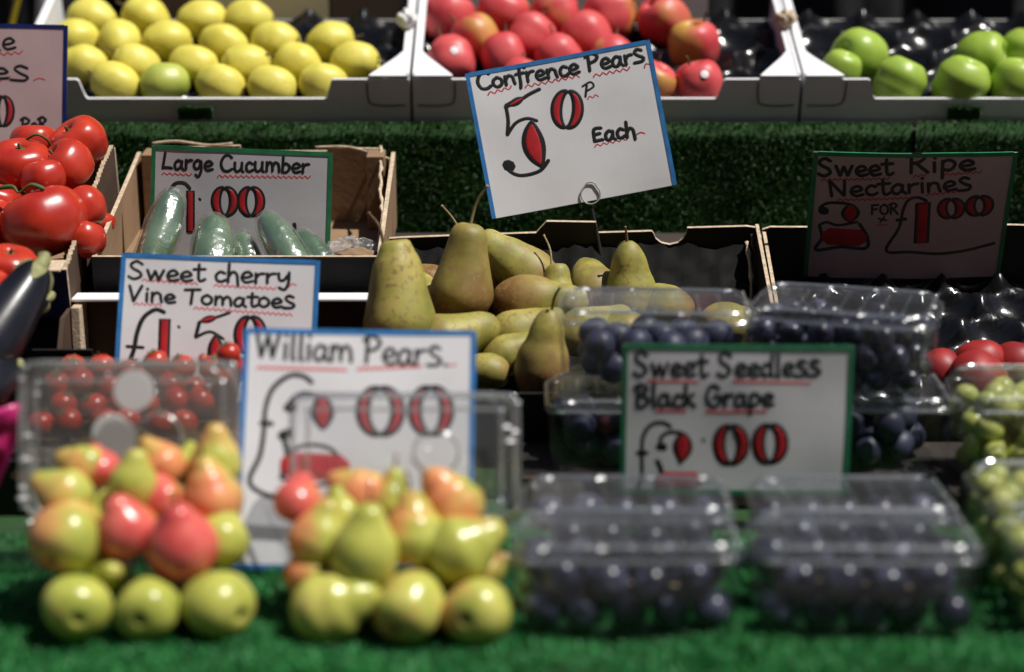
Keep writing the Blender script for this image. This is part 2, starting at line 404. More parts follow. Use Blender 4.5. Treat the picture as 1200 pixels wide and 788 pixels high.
for nm, x0, x1, yy, zt, n, sd_, lb in (('riser_turf', -1.0, xs_ - .002, 2.548, T + .291, 165000, 2, 'dark green artificial grass hung below the yellow and pink apple boxes'),
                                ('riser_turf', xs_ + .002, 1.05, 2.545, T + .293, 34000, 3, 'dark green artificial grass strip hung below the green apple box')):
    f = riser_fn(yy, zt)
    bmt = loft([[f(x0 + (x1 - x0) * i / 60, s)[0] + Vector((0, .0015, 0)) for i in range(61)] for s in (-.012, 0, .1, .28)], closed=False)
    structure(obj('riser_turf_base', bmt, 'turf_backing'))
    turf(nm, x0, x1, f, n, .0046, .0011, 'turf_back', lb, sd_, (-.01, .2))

# ---------------------------------------------------------------- boxes
def panel(name, pts, th, mat, parent, edge_mat=None):
    """pts: outline in the local X-Z plane (front view), extruded along +Y by th"""
    bm = bmesh.new()
    a = [bm.verts.new((x, 0, z)) for x, z in pts]; b = [bm.verts.new((x, th, z)) for x, z in pts]
    fa = bm.faces.new(a); fb = bm.faces.new(b[::-1]); sides = []
    for i in range(len(pts)):
        j = (i + 1) % len(pts); sides.append(bm.faces.new((a[j], a[i], b[i], b[j])))
    bmesh.ops.recalc_face_normals(bm, faces=bm.faces)
    me = bpy.data.meshes.new(name)
    if edge_mat:
        for f in sides: f.material_index = 1
    bmesh.ops.triangulate(bm, faces=[fa, fb]); bm.to_mesh(me); bm.free()
    me.materials.append(MATS[mat])
    if edge_mat: me.materials.append(MATS[edge_mat])
    o = bpy.data.objects.new(name, me); COL.objects.link(o)
    if parent: o.parent = parent
    return o
def arc(cx, cz, r, a0, a1, n=8, sx=1): return [(cx + sx * r * math.cos(R(a0 + (a1 - a0) * k / n)), cz + r * math.sin(R(a0 + (a1 - a0) * k / n))) for k in range(n + 1)]

TAU = R(20)
TOPY = 2.575; FLOORZ = T + .286
def white_box(x0px, x1px, label, notch_l, notch_r, tabs=(True, True), tilt=TAU, depth=.30):
    P = at(x0px, 137, TOPY); Q = at(x1px, 137, TOPY); Wd = Q.x - P.x
    b = thing('apple_box', label, 'box', (P.x, TOPY, FLOORZ), 'white apple boxes along the top shelf', rot=(tilt, 0, 0))
    hi = .068; lo = .040; t = .004
    a = notch_l; c = notch_r
    s = .012
    pts = [(0, 0), (Wd, 0), (Wd, hi)]
    pts += [(c + s, hi), (c + s - .003, hi - .002), (c + .003, lo + .004), (c, lo)] if c < Wd else [(Wd, lo)]
    if a > 0: pts += [(a, lo), (a - .003, lo + .004), (a - s + .003, hi - .002), (a - s, hi), (0, hi)]
    else: pts += [(0, lo)]
    panel('front_panel', pts, t, 'white_board', b)
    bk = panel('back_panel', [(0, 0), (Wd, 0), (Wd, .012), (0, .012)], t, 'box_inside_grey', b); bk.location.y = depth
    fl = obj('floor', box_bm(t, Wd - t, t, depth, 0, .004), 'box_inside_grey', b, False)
    for xx in (0, Wd - t):
        sp = obj('side_panel', box_bm(xx, xx + t, t, depth, .0, .0745), 'white_board', b, False)
    # flat white corner gussets, a folded strip along each side and the tab slots cut in the front
    for side in (0, 1):
        if not tabs[side]: continue
        sgn = 1 if side == 0 else -1; xe = 0 if side == 0 else Wd
        g = bmesh.new(); gz = hi + .002
        poly = [(0, .001), (.052, .001), (.050, .006), (.018, .058), (.010, .075), (.010, depth), (0, depth)]
        A = [g.verts.new((xe + sgn * (x + .0005), y, gz)) for x, y in poly]; B = [g.verts.new((xe + sgn * (x + .0005), y, gz + .003)) for x, y in poly]
        g.faces.new(A); g.faces.new(B[::-1])
        for i in range(len(poly)):
            j = (i + 1) % len(poly); g.faces.new((A[i], A[j], B[j], B[i]))
        obj('corner_flap', g, 'white_board', b, False)
        slot = tube([(xe + sgn * .055, -.0005, hi - .004), (xe + sgn * .054, -.0005, hi - .028), (xe + sgn * .048, -.0005, hi - .036), (xe + sgn * .028, -.0005, hi - .038), (xe + sgn * .006, -.0005, hi - .037)], .0009, 5)
        obj('tab_slot', slot, 'dark_dimple', b)
    return b, P.x, Q.x
def tray(parent, x0, x1, y0, y1, pitch=.078, h=.022, z=.006, label=None):
    nx = int((x1 - x0) / .0055); ny = int((y1 - y0) / .0055); bm = bmesh.new(); g = []
    for j in range(ny + 1):
        row = []
        for i in range(nx + 1):
            x = x0 + (x1 - x0) * i / nx; y = y0 + (y1 - y0) * j / ny
            r = round((y - y0) / (pitch * .87)); ox = (pitch / 2 if r % 2 else 0)
            dx = (x - x0 - ox) / pitch; dx -= round(dx)
            best = 9
            for rr in (r - 1, r, r + 1):
                oo = (pitch / 2 if rr % 2 else 0); ddx = (x - x0 - oo) / pitch; ddx -= round(ddx)
                best = min(best, math.hypot(ddx * pitch, y - y0 - rr * pitch * .87))
            q = best / (pitch * .5); zz = h * min(1.0, q ** 2.6) if q < 1 else h * (1 + .25 * min(1, (q - 1) * 4))
            zz += .0035 * noise.noise(Vector((x * 38, y * 38, z * 50))) + .002 * noise.noise(Vector((x * 130, y * 130, 1)))
            row.append(bm.verts.new((x, y, z + max(0, zz))))
        g.append(row)
    for j in range(ny):
        for i in range(nx): bm.faces.new((g[j][i], g[j][i + 1], g[j + 1][i + 1], g[j + 1][i]))
    return obj('moulded_tray', bm, 'black_tray_plastic', parent)

# ---------------------------------------------------------------- fruit meshes
def mesh_of(bm, mats):
    me = bpy.data.meshes.new('m'); bmesh.ops.recalc_face_normals(bm, faces=bm.faces); bm.to_mesh(me); bm.free(); me.shade_smooth()
    for m in mats: me.materials.append(MATS[m])
    return me
APPLE = [(0, .26), (.10, .20), (.22, .08), (.45, .02), (.75, .22), (.95, .62), (1.0, 1.0), (.96, 1.35), (.78, 1.72), (.50, 1.90), (.28, 1.86), (.12, 1.68), (0, 1.52)]
LONGAPPLE = [(0, .10), (.10, .06), (.22, -.02), (.44, .06), (.70, .32), (.88, .68), (.95, 1.06), (.90, 1.42), (.72, 1.78), (.48, 1.98), (.26, 2.05), (.10, 1.95), (0, 1.88)]
PEAR = [(0, .12), (.10, .08), (.22, .0), (.50, .04), (.84, .30), (1.0, .82), (.98, 1.18), (.84, 1.55), (.66, 1.85), (.50, 2.12), (.38, 2.34), (.22, 2.50), (.07, 2.53), (0, 2.51)]
CONF = [(0, .06), (.12, .02), (.26, .0), (.55, .10), (.84, .42), (1.0, .92), (.98, 1.3), (.88, 1.75), (.75, 2.2), (.63, 2.6), (.52, 2.95), (.34, 3.2), (.12, 3.27), (0, 3.25)]
def centred(pr, zc): return [(r, z - zc) for r, z in pr]
def fruit_mesh(pr, zc, mat, lobes=0, la=0, bend=0, squash=1, seed=0, seg=28, wob=0.0):
    u = .035
    p = [(r * u, z * u) for r, z in centred(smooth_profile(pr, 30), zc)]
    return mesh_of(lathe(p, seg, lobes, la, bend * u, squash, wob, seed), [mat])
def variants(pr, zc, mat, n, **kw):
    out = []
    for i in range(n):
        if pr is PEAR: pr = [(r, z * .93) for r, z in pr]
        k = dict(kw); q = [(r * random.uniform(.96, 1.04) if 2 < j < len(pr) - 2 else r, z * random.uniform(.98, 1.02)) for j, (r, z) in enumerate(pr)]
        k['bend'] = random.uniform(-1, 1) * kw.get('bend', 0); k['seed'] = i * 3.1; k['squash'] = random.uniform(.93, 1.0); k['wob'] = kw.get('wob', .0022 if pr is CONF else .0012)
        out.append(fruit_mesh(q, zc, mat, **k))
    return out
FM = {
 'yellow': variants(LONGAPPLE, .95, 'yellow_skin', 4, lobes=5, la=.02),
 'yellowgreen': variants(LONGAPPLE, .95, 'yellowgreen_skin', 1, lobes=5, la=.02),
 'pink': variants(APPLE, .95, 'pink_skin', 4, lobes=5, la=.025),
 'green': variants(APPLE, .95, 'green_skin', 3, lobes=5, la=.02),
 'william': variants(PEAR, .9, 'william_skin', 5, bend=.25, lobes=3, la=.02),
 'williamred': variants(PEAR, .9, 'william_red', 3, bend=.25, lobes=3, la=.02),
 'conf': variants(CONF, 1.0, 'conference_skin', 5, bend=.3, lobes=4, la=.012),
}
STEM_TOP = {'yellow': (.80, .5), 'yellowgreen': (.80, .5), 'pink': (.60, .45), 'green': (.60, .45), 'william': (1.45, .7), 'williamred': (1.45, .7), 'conf': (2.2, .85)}
CAL_Z = {'yellow': -.82, 'yellowgreen': -.82, 'pink': -.72, 'green': -.72, 'william': -.83, 'williamred': -.83, 'conf': -.96}
def stem_mesh(L, r, bend, mat):
    u = .035; bm = tube([(0, 0, -.3 * u), (bend * u * .25, 0, L * u * .5), (bend * u, 0, L * u)], lambda t: r * u * (1 - .35 * t + (.5 if t > .93 else 0)), 6); return mesh_of(bm, [mat])
STEMS = [stem_mesh(.55, .06, .15, 'stalk_brown'), stem_mesh(.85, .06, .35, 'stalk_brown'), stem_mesh(1.25, .055, .4, 'stalk_pale')]
def calyx_mesh():
    u = .035; bm = bmesh.new()
    for k in range(5):
        a = 2 * math.pi * k / 5; c, s = math.cos(a), math.sin(a)
        v = [(.02, -.03), (.02, .03), (.16, .04), (.22, 0), (.16, -.04)]
        vs = [bm.verts.new(((x * c - y * s) * u, (x * s + y * c) * u, (-.02 - .10 * x) * u)) for x, y in v]; bm.faces.new(vs)
    lathe([(0, -.02 * u), (.10 * u, -.015 * u), (.08 * u, .02 * u), (0, .03 * u)], 8, bm=bm)
    return mesh_of(bm, ['dark_dimple'])
CALYX = calyx_mesh()
BEND = {}
def put_fruit(kind, name, P, r, axis, roll, label, cat, group, blush=.3, stem=0, calyx=True):
    m = random.choice(FM[kind]); s = r / .035
    o = bpy.data.objects.new(name, m); COL.objects.link(o)
    o.location = P; o.rotation_mode = 'QUATERNION'; o.rotation_quaternion = orient(axis, roll); o.scale = (s, s, s)
    o['blush'] = float(blush); tag(o, label, cat, group)
    if stem is not None:
        z = STEM_TOP[kind][0] * .035
        top = max(m.vertices, key=lambda v: v.co.z).co
        st = bpy.data.objects.new('stalk', STEMS[stem]); COL.objects.link(st); st.parent = o
        st.location = (top.x, top.y, top.z if kind in ('william', 'williamred', 'conf') else top.z - .006)
    if calyx:
        cz = min(m.vertices, key=lambda v: v.co.xy.length + (1 if v.co.z > 0 else 0)).co.z
        c = bpy.data.objects.new('calyx', CALYX); COL.objects.link(c); c.parent = o; c.location = (0, 0, cz - .0012 if kind not in ('pink', 'green') else cz - .001)
    return o

# ---- top shelf: three white boxes
yb, yx0, yx1 = white_box(22, 481, 'white card box of yellow apples, leftmost on the top shelf', .095, .405)
pb, px0, px1 = white_box(485, 934, 'white card box of pink apples in the middle of the top shelf', .085, .395)
gb, gx0, gx1 = white_box(938, 1400, 'white card box of green apples, rightmost on the top shelf', .095, .56, (True, False))
for b, x0, x1, wd in ((yb, yx0, yx1, 0), (pb, px0, px1, 0), (gb, gx0, gx1, 0)):
    tray(b, .006, x1 - x0 - .006, .006, .298)
NT = Vector((0, -math.sin(TAU), math.cos(TAU)))
def onbox(px, py, r): return onplane(px, py, Vector((0, TOPY, FLOORZ)) + NT * (r + .008), NT)
Y_ = [  # rows front to back
 [(137, 99), (195, 98), (256, 100), (317, 101), (377, 99)],
 [(100, 78), (162, 78), (225, 77), (291, 77), (351, 77), (414, 74)],
 [(90, 48), (140, 51), (198, 50), (260, 53), (325, 50), (386, 51)],
 [(110, 24), (173, 23), (235, 25), (294, 25)]]
rown = ['front row', 'second row from the front', 'third row from the front', 'back row']
extra = {(0, 1): 'greenish yellow apple in the front row beside the lowest lip', (2, 1): 'yellow apple turned to show its dark dimple'}
for i, row in enumerate(Y_):
    for j, (x, y) in enumerate(row):
        P = onbox(x, y, .030); r = 27.5 * mpp(P)
        ang = random.uniform(-.35, .35); ax = Vector((math.cos(ang), random.uniform(-.3, .3), math.sin(ang) - .15)) * random.choice((1, -1))
        kind = 'yellow'
        if (i, j) == (0, 1): kind = 'yellowgreen'
        if (i, j) == (2, 1): ax = Vector((-.1, .8, .35))     # blossom end towards the viewer
        lb = extra.get((i, j)) or f'yellow apple, {ORD[j]} from the left in the {rown[i]} of its box'
        put_fruit(kind, 'yellow_apple', P, r, ax, random.uniform(0, 6), lb, 'apple', 'yellow apples in the left box', stem=0)
PK = [(525, 22, 31, 'back row'), (588, 18, 31, 'back row'), (653, 17, 31, 'back row'), (716, 20, 32, 'back row'), (778, 26, 33, 'back row'),
      (557, 46, 30, 'second row from the back'), (622, 46, 30, 'second row from the back'), (688, 44, 30, 'second row from the back'), (813, 55, 32, 'second row from the back'),
      (529, 71, 29, 'third row from the back'), (590, 66, 28, 'third row from the back'), (655, 68, 28, 'third row from the back'), (718, 70, 28, 'third row from the back'),
      (610, 96, 28, 'front row'), (765, 100, 27, 'front row'), (820, 100, 29, 'front row')]
cnt = {}
for x, y, rp, rw in PK:
    k = cnt.get(rw, 0); cnt[rw] = k + 1
    P = onbox(x, y, .032); r = rp * .98 * mpp(P)
    ax = Vector((random.uniform(-.7, .7), random.uniform(-.3, .6), .8)); ro = random.uniform(0, 6)
    lb = f'pink apple, {ORD[k]} from the left in the {rw} of its box'
    if (x, y) == (813, 55): lb = 'pink apple with yellow streaked side standing alone on the black tray'
    if (x, y) == (820, 100): lb = 'pink apple with white ring sticker at the box front edge'; 
    if (x, y) == (529, 71): lb = 'pink apple with a white sticker beside the left corner flap'
    a = put_fruit('pink', 'pink_apple', P, r, ax, ro, lb, 'apple', 'pink apples in the middle box', blush=random.uniform(.28, .5) if x != 813 else .12, stem=0)
    if (x, y) in ((820, 100), (529, 71)):     # small round stickers on the side facing the front
        q = a.rotation_quaternion.inverted(); s = a.scale[0]
        d = (q @ Vector((.1 if x > 600 else .15, -.85, .52))).normalized(); a2 = d.orthogonal().normalized(); b2 = d.cross(a2)
        bm = bmesh.new(); me = a.data
        rad = .0355
        # disc hugging the skin
        best = max(me.vertices, key=lambda v: v.co.normalized().dot(d)); rad = best.co.length + .0006
        ring0 = bm.verts.new(d * (rad + .0004)); prev = None
        for rr in (.003, .006):
            cur = [bm.verts.new((d * math.sqrt(rad ** 2 - rr ** 2) + (a2 * math.cos(2 * math.pi * k / 16) + b2 * math.sin(2 * math.pi * k / 16)) * rr) + d * .0004) for k in range(16)]
            for k in range(16):
                l = (k + 1) % 16
                if prev is None: bm.faces.new((ring0, cur[k], cur[l]))
                else: bm.faces.new((prev[k], cur[k], cur[l], prev[l]))
            prev = cur
        obj('sticker', bm, 'sticker_white', a)
GR = [(1008, 67, 33, 'green apple behind another, left of the black tray gap'), (1053, 99, 31, 'green apple at the front, right of the raised box corner'), (985, 84, 24, 'small yellowish green apple peeping over the box corner'),
      (1150, 70, 32, 'green apple with its dimple to the right, behind the front apples'), (1126, 101, 33, 'green apple resting on the box lip below the dimpled one'),
      (1200, 66, 30, 'green apple at the right edge of the photo, upper one'), (1192, 101, 32, 'green apple at the right edge of the photo, lower one')]
for x, y, rp, lb in GR:
    P = onbox(x, y, .032); r = rp * mpp(P)
    ax = Vector((random.uniform(-.5, .5), random.uniform(-.2, .2), .9))
    if x == 1150: ax = Vector((.9, -.5, .35))
    if x == 1008: ax = Vector((-.8, -.6, .3))
    put_fruit('green', 'green_apple', P, r, ax, random.uniform(0, 6), lb, 'apple', 'green apples in the right box', stem=0 if x == 1008 else None)
# small tabs of turf poking up in front of the lips
for (pl, pr, x_, lb) in ((208, 248, 22, 'small tab of green turf over the yellow apple box front'), (1112, 1150, 938, 'small tab of green turf over the green apple box front')):
    A = at(pl, 137, 2.55); B = at(pr, 137, 2.55)
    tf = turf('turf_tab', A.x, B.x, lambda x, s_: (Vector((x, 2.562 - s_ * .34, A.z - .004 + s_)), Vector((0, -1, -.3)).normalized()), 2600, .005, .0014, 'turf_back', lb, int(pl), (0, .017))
    del tf['kind']; tf['category'] = 'turf tab'
# knotted white ties where two boxes meet
for (px, py, lb) in ((477, 22, 'crumpled white paper tie on the wall between the yellow and pink apples'), (921, 22, 'crumpled white paper tie on the wall between the pink and green apples')):
    P = onplane(px, py, Vector((0, TOPY, FLOORZ)) + NT * .085, NT); bm = bmesh.new()
    bmesh.ops.create_icosphere(bm, subdivisions=4, radius=.013)
    for v in bm.verts:
        n = noise.noise(v.co * 160); v.co *= 1 + .45 * n + .25 * noise.noise(v.co * 420); v.co.z *= .9
    o = obj('paper_tie', bm, 'cardboard_edge' if px > 900 else 'paper_white'); o.location = P; tag(o, lb, 'paper tie', 'paper ties on the box walls')
# beige paper and darker card behind the yellow apples, clutter at the far left
def upright(px0, px1, py0, py1, Y, name, mat, label, cat, th=.004):
    A = at(px0, py1, Y); B = at(px1, py0, Y)
    o = obj(name, box_bm(A.x, B.x, Y, Y + th, T + .281, B.z + (.06 if py0 <= 0 else 0)), mat, smooth=False); return tag(o, label, cat)
upright(147, 228, -10, 30, 2.885, 'card_sheet', 'brown_board', 'dark brown card standing behind the back left yellow apples', 'card')
upright(230, 384, -10, 17, 2.888, 'paper_sheet', 'beige_paper', 'beige paper sheet standing behind the yellow apples', 'paper')
upright(388, 468, -10, 18, 2.892, 'card_sheet', 'brown_board', 'dark brown card right of the beige paper sheet', 'card')
upright(500, 830, -10, 14, 2.890, 'paper_sheet', 'box_inside_grey', 'grey card strip standing behind the pink apples', 'card')
o = obj('metal_post', tube([at(50, 40, 2.95), at(52, 10, 2.95), at(54, -60, 2.95)], .013, 14), 'metal_pole'); tag(o, 'white metal post at the top left behind the yellow apples', 'post')
o = obj('yellow_strap', tube([at(10, 45, 2.93), at(16, 18, 2.93), at(26, -20, 2.93)], lambda t: .005, 6), 'yellow_strap'); tag(o, 'yellow strap hanging left of the metal post', 'strap')

# ---------------------------------------------------------------- hand lettered price signs
G = {
'C': (1.3, [[(1.15, 1.5), (.8, 1.8), (.35, 1.5), (.12, .8), (.35, .15), (.8, 0), (1.2, .25)]]),
'o': (1.0, [[(.5, 1), (.15, .75), (.12, .3), (.45, 0), (.8, .25), (.8, .75), (.5, 1), (.4, .95)]]),
'n': (1.05, [[(.15, 1), (.15, 0)], [(.15, .5), (.42, .97), (.75, .85), (.82, .4), (.9, 0)]]),
'f': (.8, [[(.85, 1.5), (.55, 1.75), (.35, 1.3), (.32, 0), (.25, -.5)], [(.02, .95), (.75, 1)]]),
'r': (.8, [[(.15, 1), (.15, 0)], [(.15, .5), (.38, .9), (.75, .98)]]),
'e': (.95, [[(.15, .45), (.55, .5), (.82, .7), (.6, 1), (.25, .85), (.12, .4), (.4, .02), (.9, .15)]]),
'c': (.85, [[(.78, .85), (.45, 1), (.15, .6), (.25, .1), (.55, 0), (.85, .2)]]),
'P': (1.15, [[(.25, 1.75), (.2, 0)], [(0, 1.5), (.45, 1.85), (1.0, 1.5), (.8, 1.0), (.25, .8)]]),
'a': (1.05, [[(.75, .85), (.45, 1), (.12, .6), (.2, .1), (.5, .05), (.75, .5), (.8, .95)], [(.8, .95), (.78, .3), (1.0, 0)]]),
's': (.95, [[(.8, 1.15), (.45, 1.3), (.2, 1.0), (.5, .65), (.85, .4), (.7, .05), (.05, 0)]]),
'E': (1.1, [[(.9, 1.5), (.2, 1.4), (.15, .1)], [(.18, .8), (.75, .9)], [(.15, .08), (.95, .15)]]),
'h': (1.0, [[(.2, 1.8), (.15, 0)], [(.15, .5), (.45, 1), (.75, .8), (.85, -.3)]]),
'L': (1.2, [[(.35, 1.8), (.15, .1)], [(.15, .1), (.6, .15), (1.05, .1)]]),
'g': (1.05, [[(.75, .9), (.45, 1), (.12, .6), (.25, .15), (.6, .2), (.8, .9)], [(.8, .9), (.82, 0), (.6, -.7), (.3, -.5)]]),
'u': (1.1, [[(.15, 1), (.15, .3), (.4, 0), (.75, .3), (.82, 1)], [(.82, 1), (.82, .2), (1.0, 0)]]),
'm': (1.5, [[(.15, 1), (.15, 0)], [(.15, .5), (.4, .97), (.65, .8), (.7, .05)], [(.7, .5), (.95, .97), (1.25, .8), (1.35, 0)]]),
'b': (1.0, [[(.2, 1.7), (.15, .05)], [(.15, .6), (.5, 1), (.85, .6), (.6, .05), (.15, .05)]]),
'S': (1.3, [[(1.05, 1.55), (.65, 1.85), (.25, 1.5), (.4, 1.1), (.85, .75), (.95, .3), (.5, 0), (.1, .25)]]),
'w': (1.4, [[(.1, 1), (.35, 0)], [(.35, 0), (.65, .9)], [(.65, .9), (.9, 0)], [(.9, 0), (1.25, 1)]]),
't': (.85, [[(.4, 1.6), (.38, .3), (.55, 0), (.85, .2)], [(.02, 1.1), (.85, 1.15)]]),
'y': (1.05, [[(.15, 1), (.2, .4), (.5, .3), (.8, .8)], [(.88, 1.1), (.85, .1), (.6, -.6), (.2, -.4)]]),
'V': (1.2, [[(.05, 1.7), (.4, 0)], [(.4, 0), (1.0, 1.75)]]),
'i': (.45, [[(.2, 1), (.2, 0)], [(.2, 1.5), (.26, 1.42)]]),
'T': (1.3, [[(.05, 1.5), (1.25, 1.6)], [(.65, 1.55), (.55, 0)]]),
'd': (1.05, [[(.7, .85), (.4, 1), (.12, .5), (.35, .02), (.7, .3)], [(.85, 1.8), (.75, .3), (.95, 0)]]),
'l': (.5, [[(.22, 1.8), (.2, .1), (.35, 0)]]),
'W': (1.7, [[(.05, 1.7), (.4, .05)], [(.4, .05), (.8, 1.4)], [(.8, 1.4), (1.1, .05)], [(1.1, .05), (1.55, 1.75)]]),
'B': (1.2, [[(.25, 1.75), (.2, 0)], [(0, 1.55), (.5, 1.85), (.95, 1.45), (.5, 1.0), (.25, .95)], [(.3, .95), (.9, .75), (.95, .2), (.5, -.1), (.15, .05)]]),
'k': (1.0, [[(.2, 1.8), (.15, 0)], [(.75, 1.05), (.2, .5)], [(.3, .55), (.85, 0)]]),
'G': (1.35, [[(1.05, 1.5), (.7, 1.8), (.3, 1.5), (.12, .8), (.35, .15), (.8, 0), (1.15, .4), (1.1, .85)], [(1.2, .85), (.7, .85)]]),
'R': (1.25, [[(.25, 1.75), (.2, 0)], [(0, 1.55), (.55, 1.85), (.95, 1.45), (.6, 1.0), (.25, .95)], [(.45, .98), (1.1, 0)]]),
'N': (1.35, [[(.2, 0), (.15, 1.75)], [(.15, 1.75), (1.0, .05)], [(1.0, .05), (1.1, 1.75)]]),
'p': (1.0, [[(.2, 1.0), (.15, -.7)], [(.18, .8), (.5, 1.05), (.85, .7), (.6, .1), (.18, .15)]]),
'O': (1.2, [[(.6, 1.6), (.15, 1.2), (.15, .4), (.6, 0), (1.0, .4), (1.0, 1.2), (.6, 1.6), (.5, 1.55)]]),
'F': (1.1, [[(.2, 1.6), (.15, 0)], [(.1, 1.6), (1.0, 1.7)], [(.18, .9), (.8, .95)]]),
'D': (1.2, [[(.25, 1.6), (.2, 0)], [(0, 1.55), (.6, 1.6), (1.0, .9), (.7, .1), (.1, .02)]]),
'I': (.5, [[(.25, 1.6), (.22, 0)]]), 'H': (1.1, [[(.15, 1.6), (.12, 0)], [(.9, 1.6), (.88, 0)], [(.15, .8), (.9, .85)]]),
'.': (.5, [[(.2, .06), (.28, 0)]]), ' ': (.6, []),
}
class Sign:
    """a card W x H metres, built flat in local X (right) / Z (up), front facing -Y; strokes are given in coordinates of a crop of the photo"""
    def __init__(s, tl, tr, bl, Ybase, lean, crop, k, label, group='hand lettered price signs', yaw=0.0, card='card_white', tape='tape_blue', sides='LRTB', corner=.004, bottom_px=None):
        s.crop = crop; s.k = k
        tl = Vector(tl); tr = Vector(tr); bl = Vector(bl)
        roll = -math.atan2(tr.y - tl.y, tr.x - tl.x)
        br = tr + bl - tl; bm_ = (bl + br) / 2; cen = (tl + br) / 2
        Pb = at(bm_.x, bm_.y, Ybase)
        Pc = Pb
        for _ in range(6):
            h = (Pc - Pb).length; dd = at(cen.x, cen.y, Ybase + math.sin(lean) * h); Pc = dd
        s.W = (tr - tl).length * mpp(Pc); Hpx = (bl - tl).length
        s.H = Hpx * mpp(Pc) / max(.5, math.cos(lean - TH + math.atan((cen.y - 394) / FPX) * -1))
        s.root = thing('price_sign', label, 'sign', Pc, group)
        s.root.rotation_mode = 'QUATERNION'
        s.q = Matrix.Rotation(yaw, 4, 'Z').to_quaternion() @ Matrix.Rotation(-lean, 4, 'X').to_quaternion() @ Matrix.Rotation(-roll, 4, 'Y').to_quaternion()
        s.root.rotation_quaternion = s.q
        s.Pc = Pc; s.meshes = {}
        # card
        bm = bmesh.new(); lp = rrect(s.W / 2, s.H / 2, corner, 0, 4)
        nx, nz = 24, 16; hx, hz_ = s.W / 2, s.H / 2
        for yy in (-.0006, .0006):
            gg = [[bm.verts.new((-hx + 2 * hx * i / nx, yy, -hz_ + 2 * hz_ * j / nz)) for i in range(nx + 1)] for j in range(nz + 1)]
            for j in range(nz):
                for i in range(nx): bm.faces.new((gg[j][i], gg[j][i + 1], gg[j + 1][i + 1], gg[j + 1][i]) if yy < 0 else (gg[j][i], gg[j + 1][i], gg[j + 1][i + 1], gg[j][i + 1]))
            if yy < 0: g0 = gg
        e0 = g0[0] + [r_[-1] for r_ in g0[1:]] + g0[-1][-2::-1] + [r_[0] for r_ in g0[-2:0:-1]]; e1 = gg[0] + [r_[-1] for r_ in gg[1:]] + gg[-1][-2::-1] + [r_[0] for r_ in gg[-2:0:-1]]
        for i in range(len(e0)): j = (i + 1) % len(e0); bm.faces.new((e0[i], e1[i], e1[j], e0[j]))
        obj('card', bm, card, s.root, False)
        if tape:
            bw = .0042; bm = bmesh.new()
            for side in sides:
                x0, x1, z0, z1 = {'L': (-s.W / 2 - .0008, -s.W / 2 + bw, -s.H / 2, s.H / 2), 'R': (s.W / 2 - bw, s.W / 2 + .0008, -s.H / 2, s.H / 2),
                                  'T': (-s.W / 2 + bw, s.W / 2 - bw, s.H / 2 - bw, s.H / 2 + .0008), 'B': (-s.W / 2 + bw, s.W / 2 - bw, -s.H / 2 - .0008, -s.H / 2 + bw)}[side]
                for q in range(16):
                    a_, b_ = q / 16, (q + 1) / 16
                    if side in 'LR': box_bm(x0, x1, -.0012, .0012, z0 + (z1 - z0) * a_, z0 + (z1 - z0) * b_, 0, bm)
                    else: box_bm(x0 + (x1 - x0) * a_, x0 + (x1 - x0) * b_, -.0012, .0012, z0, z1, 0, bm)
            bmesh.ops.remove_doubles(bm, verts=bm.verts, dist=1e-6)
            seen = {}
            for f in bm.faces: seen.setdefault(frozenset(v.index for v in f.verts), []).append(f)
            bm.verts.index_update(); seen = {}
            for f in bm.faces: seen.setdefault(frozenset(v.index for v in f.verts), []).append(f)
            bmesh.ops.delete(bm, geom=[f for fl in seen.values() if len(fl) > 1 for f in fl], context='FACES')
            obj('tape_border', bm, tape, s.root, False)
        # affine map photo pixel -> local
        M = lambda x, z: proj(Pc + s.q @ Vector((x, 0, z)))
        o_ = M(0, 0); ex = M(s.W / 2, 0); ez = M(0, s.H / 2)
        A = np.array([[ex[0] - o_[0], ez[0] - o_[0]], [ex[1] - o_[1], ez[1] - o_[1]]]); s.Ai = np.linalg.inv(A); s.o = np.array(o_)
        s.bms = {}; s.cnt = 0; s.items = []; s.new('pen_mark')
    def new(s, name):
        s.items.append((name, {}))
    def loc(s, p):
        v = s.Ai @ (np.array([s.crop[0] + p[0] / s.k, s.crop[1] + p[1] / s.k]) - s.o)
        return Vector((v[0] * s.W / 2, v[1] * s.H / 2))
    def stroke(s, pts, w, part='lettering', mat='ink_black', lvl=0, prof=None, per=5, straight=False):
        """w in crop pixels; prof(t) scales it"""
        P = [s.loc(p) for p in pts]
        m = mpp(s.Pc) / s.k
        if mat == 'ink_black' and not prof and not straight: w *= 1.75 if s.items[-1][0] in ('numeral', 'pound_sign') else 1.3
        P = [P[0].lerp(P[-1], q / 6) for q in range(7)] if straight else catmull(P, per)
        key = ('fill' if part == 'price_fill' else 'main', mat)
        dct = s.items[-1][1]
        if key not in dct: dct[key] = bmesh.new()
        bm = dct[key]; n = len(P); s.cnt += 1
        base = -.0006; h = .00025 + lvl * .00022 + (s.cnt % 7) * .000012
        loops = []
        ext = w * m * .35
        for i, p in enumerate(P):
            d = (P[min(i + 1, n - 1)] - P[max(i - 1, 0)])
            d = d.normalized() if d.length > 1e-9 else Vector((1, 0))
            nn = Vector((-d.y, d.x)); t = i / (n - 1)
            ww = w * m * .5 * (prof(t) if prof else 1)
            if not prof and not straight:
                if i == 0: P0 = p - d * ext; loops.append([Vector((P0.x + nn.x * ww * a, base - h * b, P0.y + nn.y * ww * a)) for a, b in ((-.45, 0), (-.25, .8), (0, 1), (.25, .8), (.45, 0))])
            loops.append([Vector((p.x + nn.x * ww * a, base - h * b, p.y + nn.y * ww * a)) for a, b in ((-1, 0), (-.6, .85), (0, 1), (.6, .85), (1, 0))])
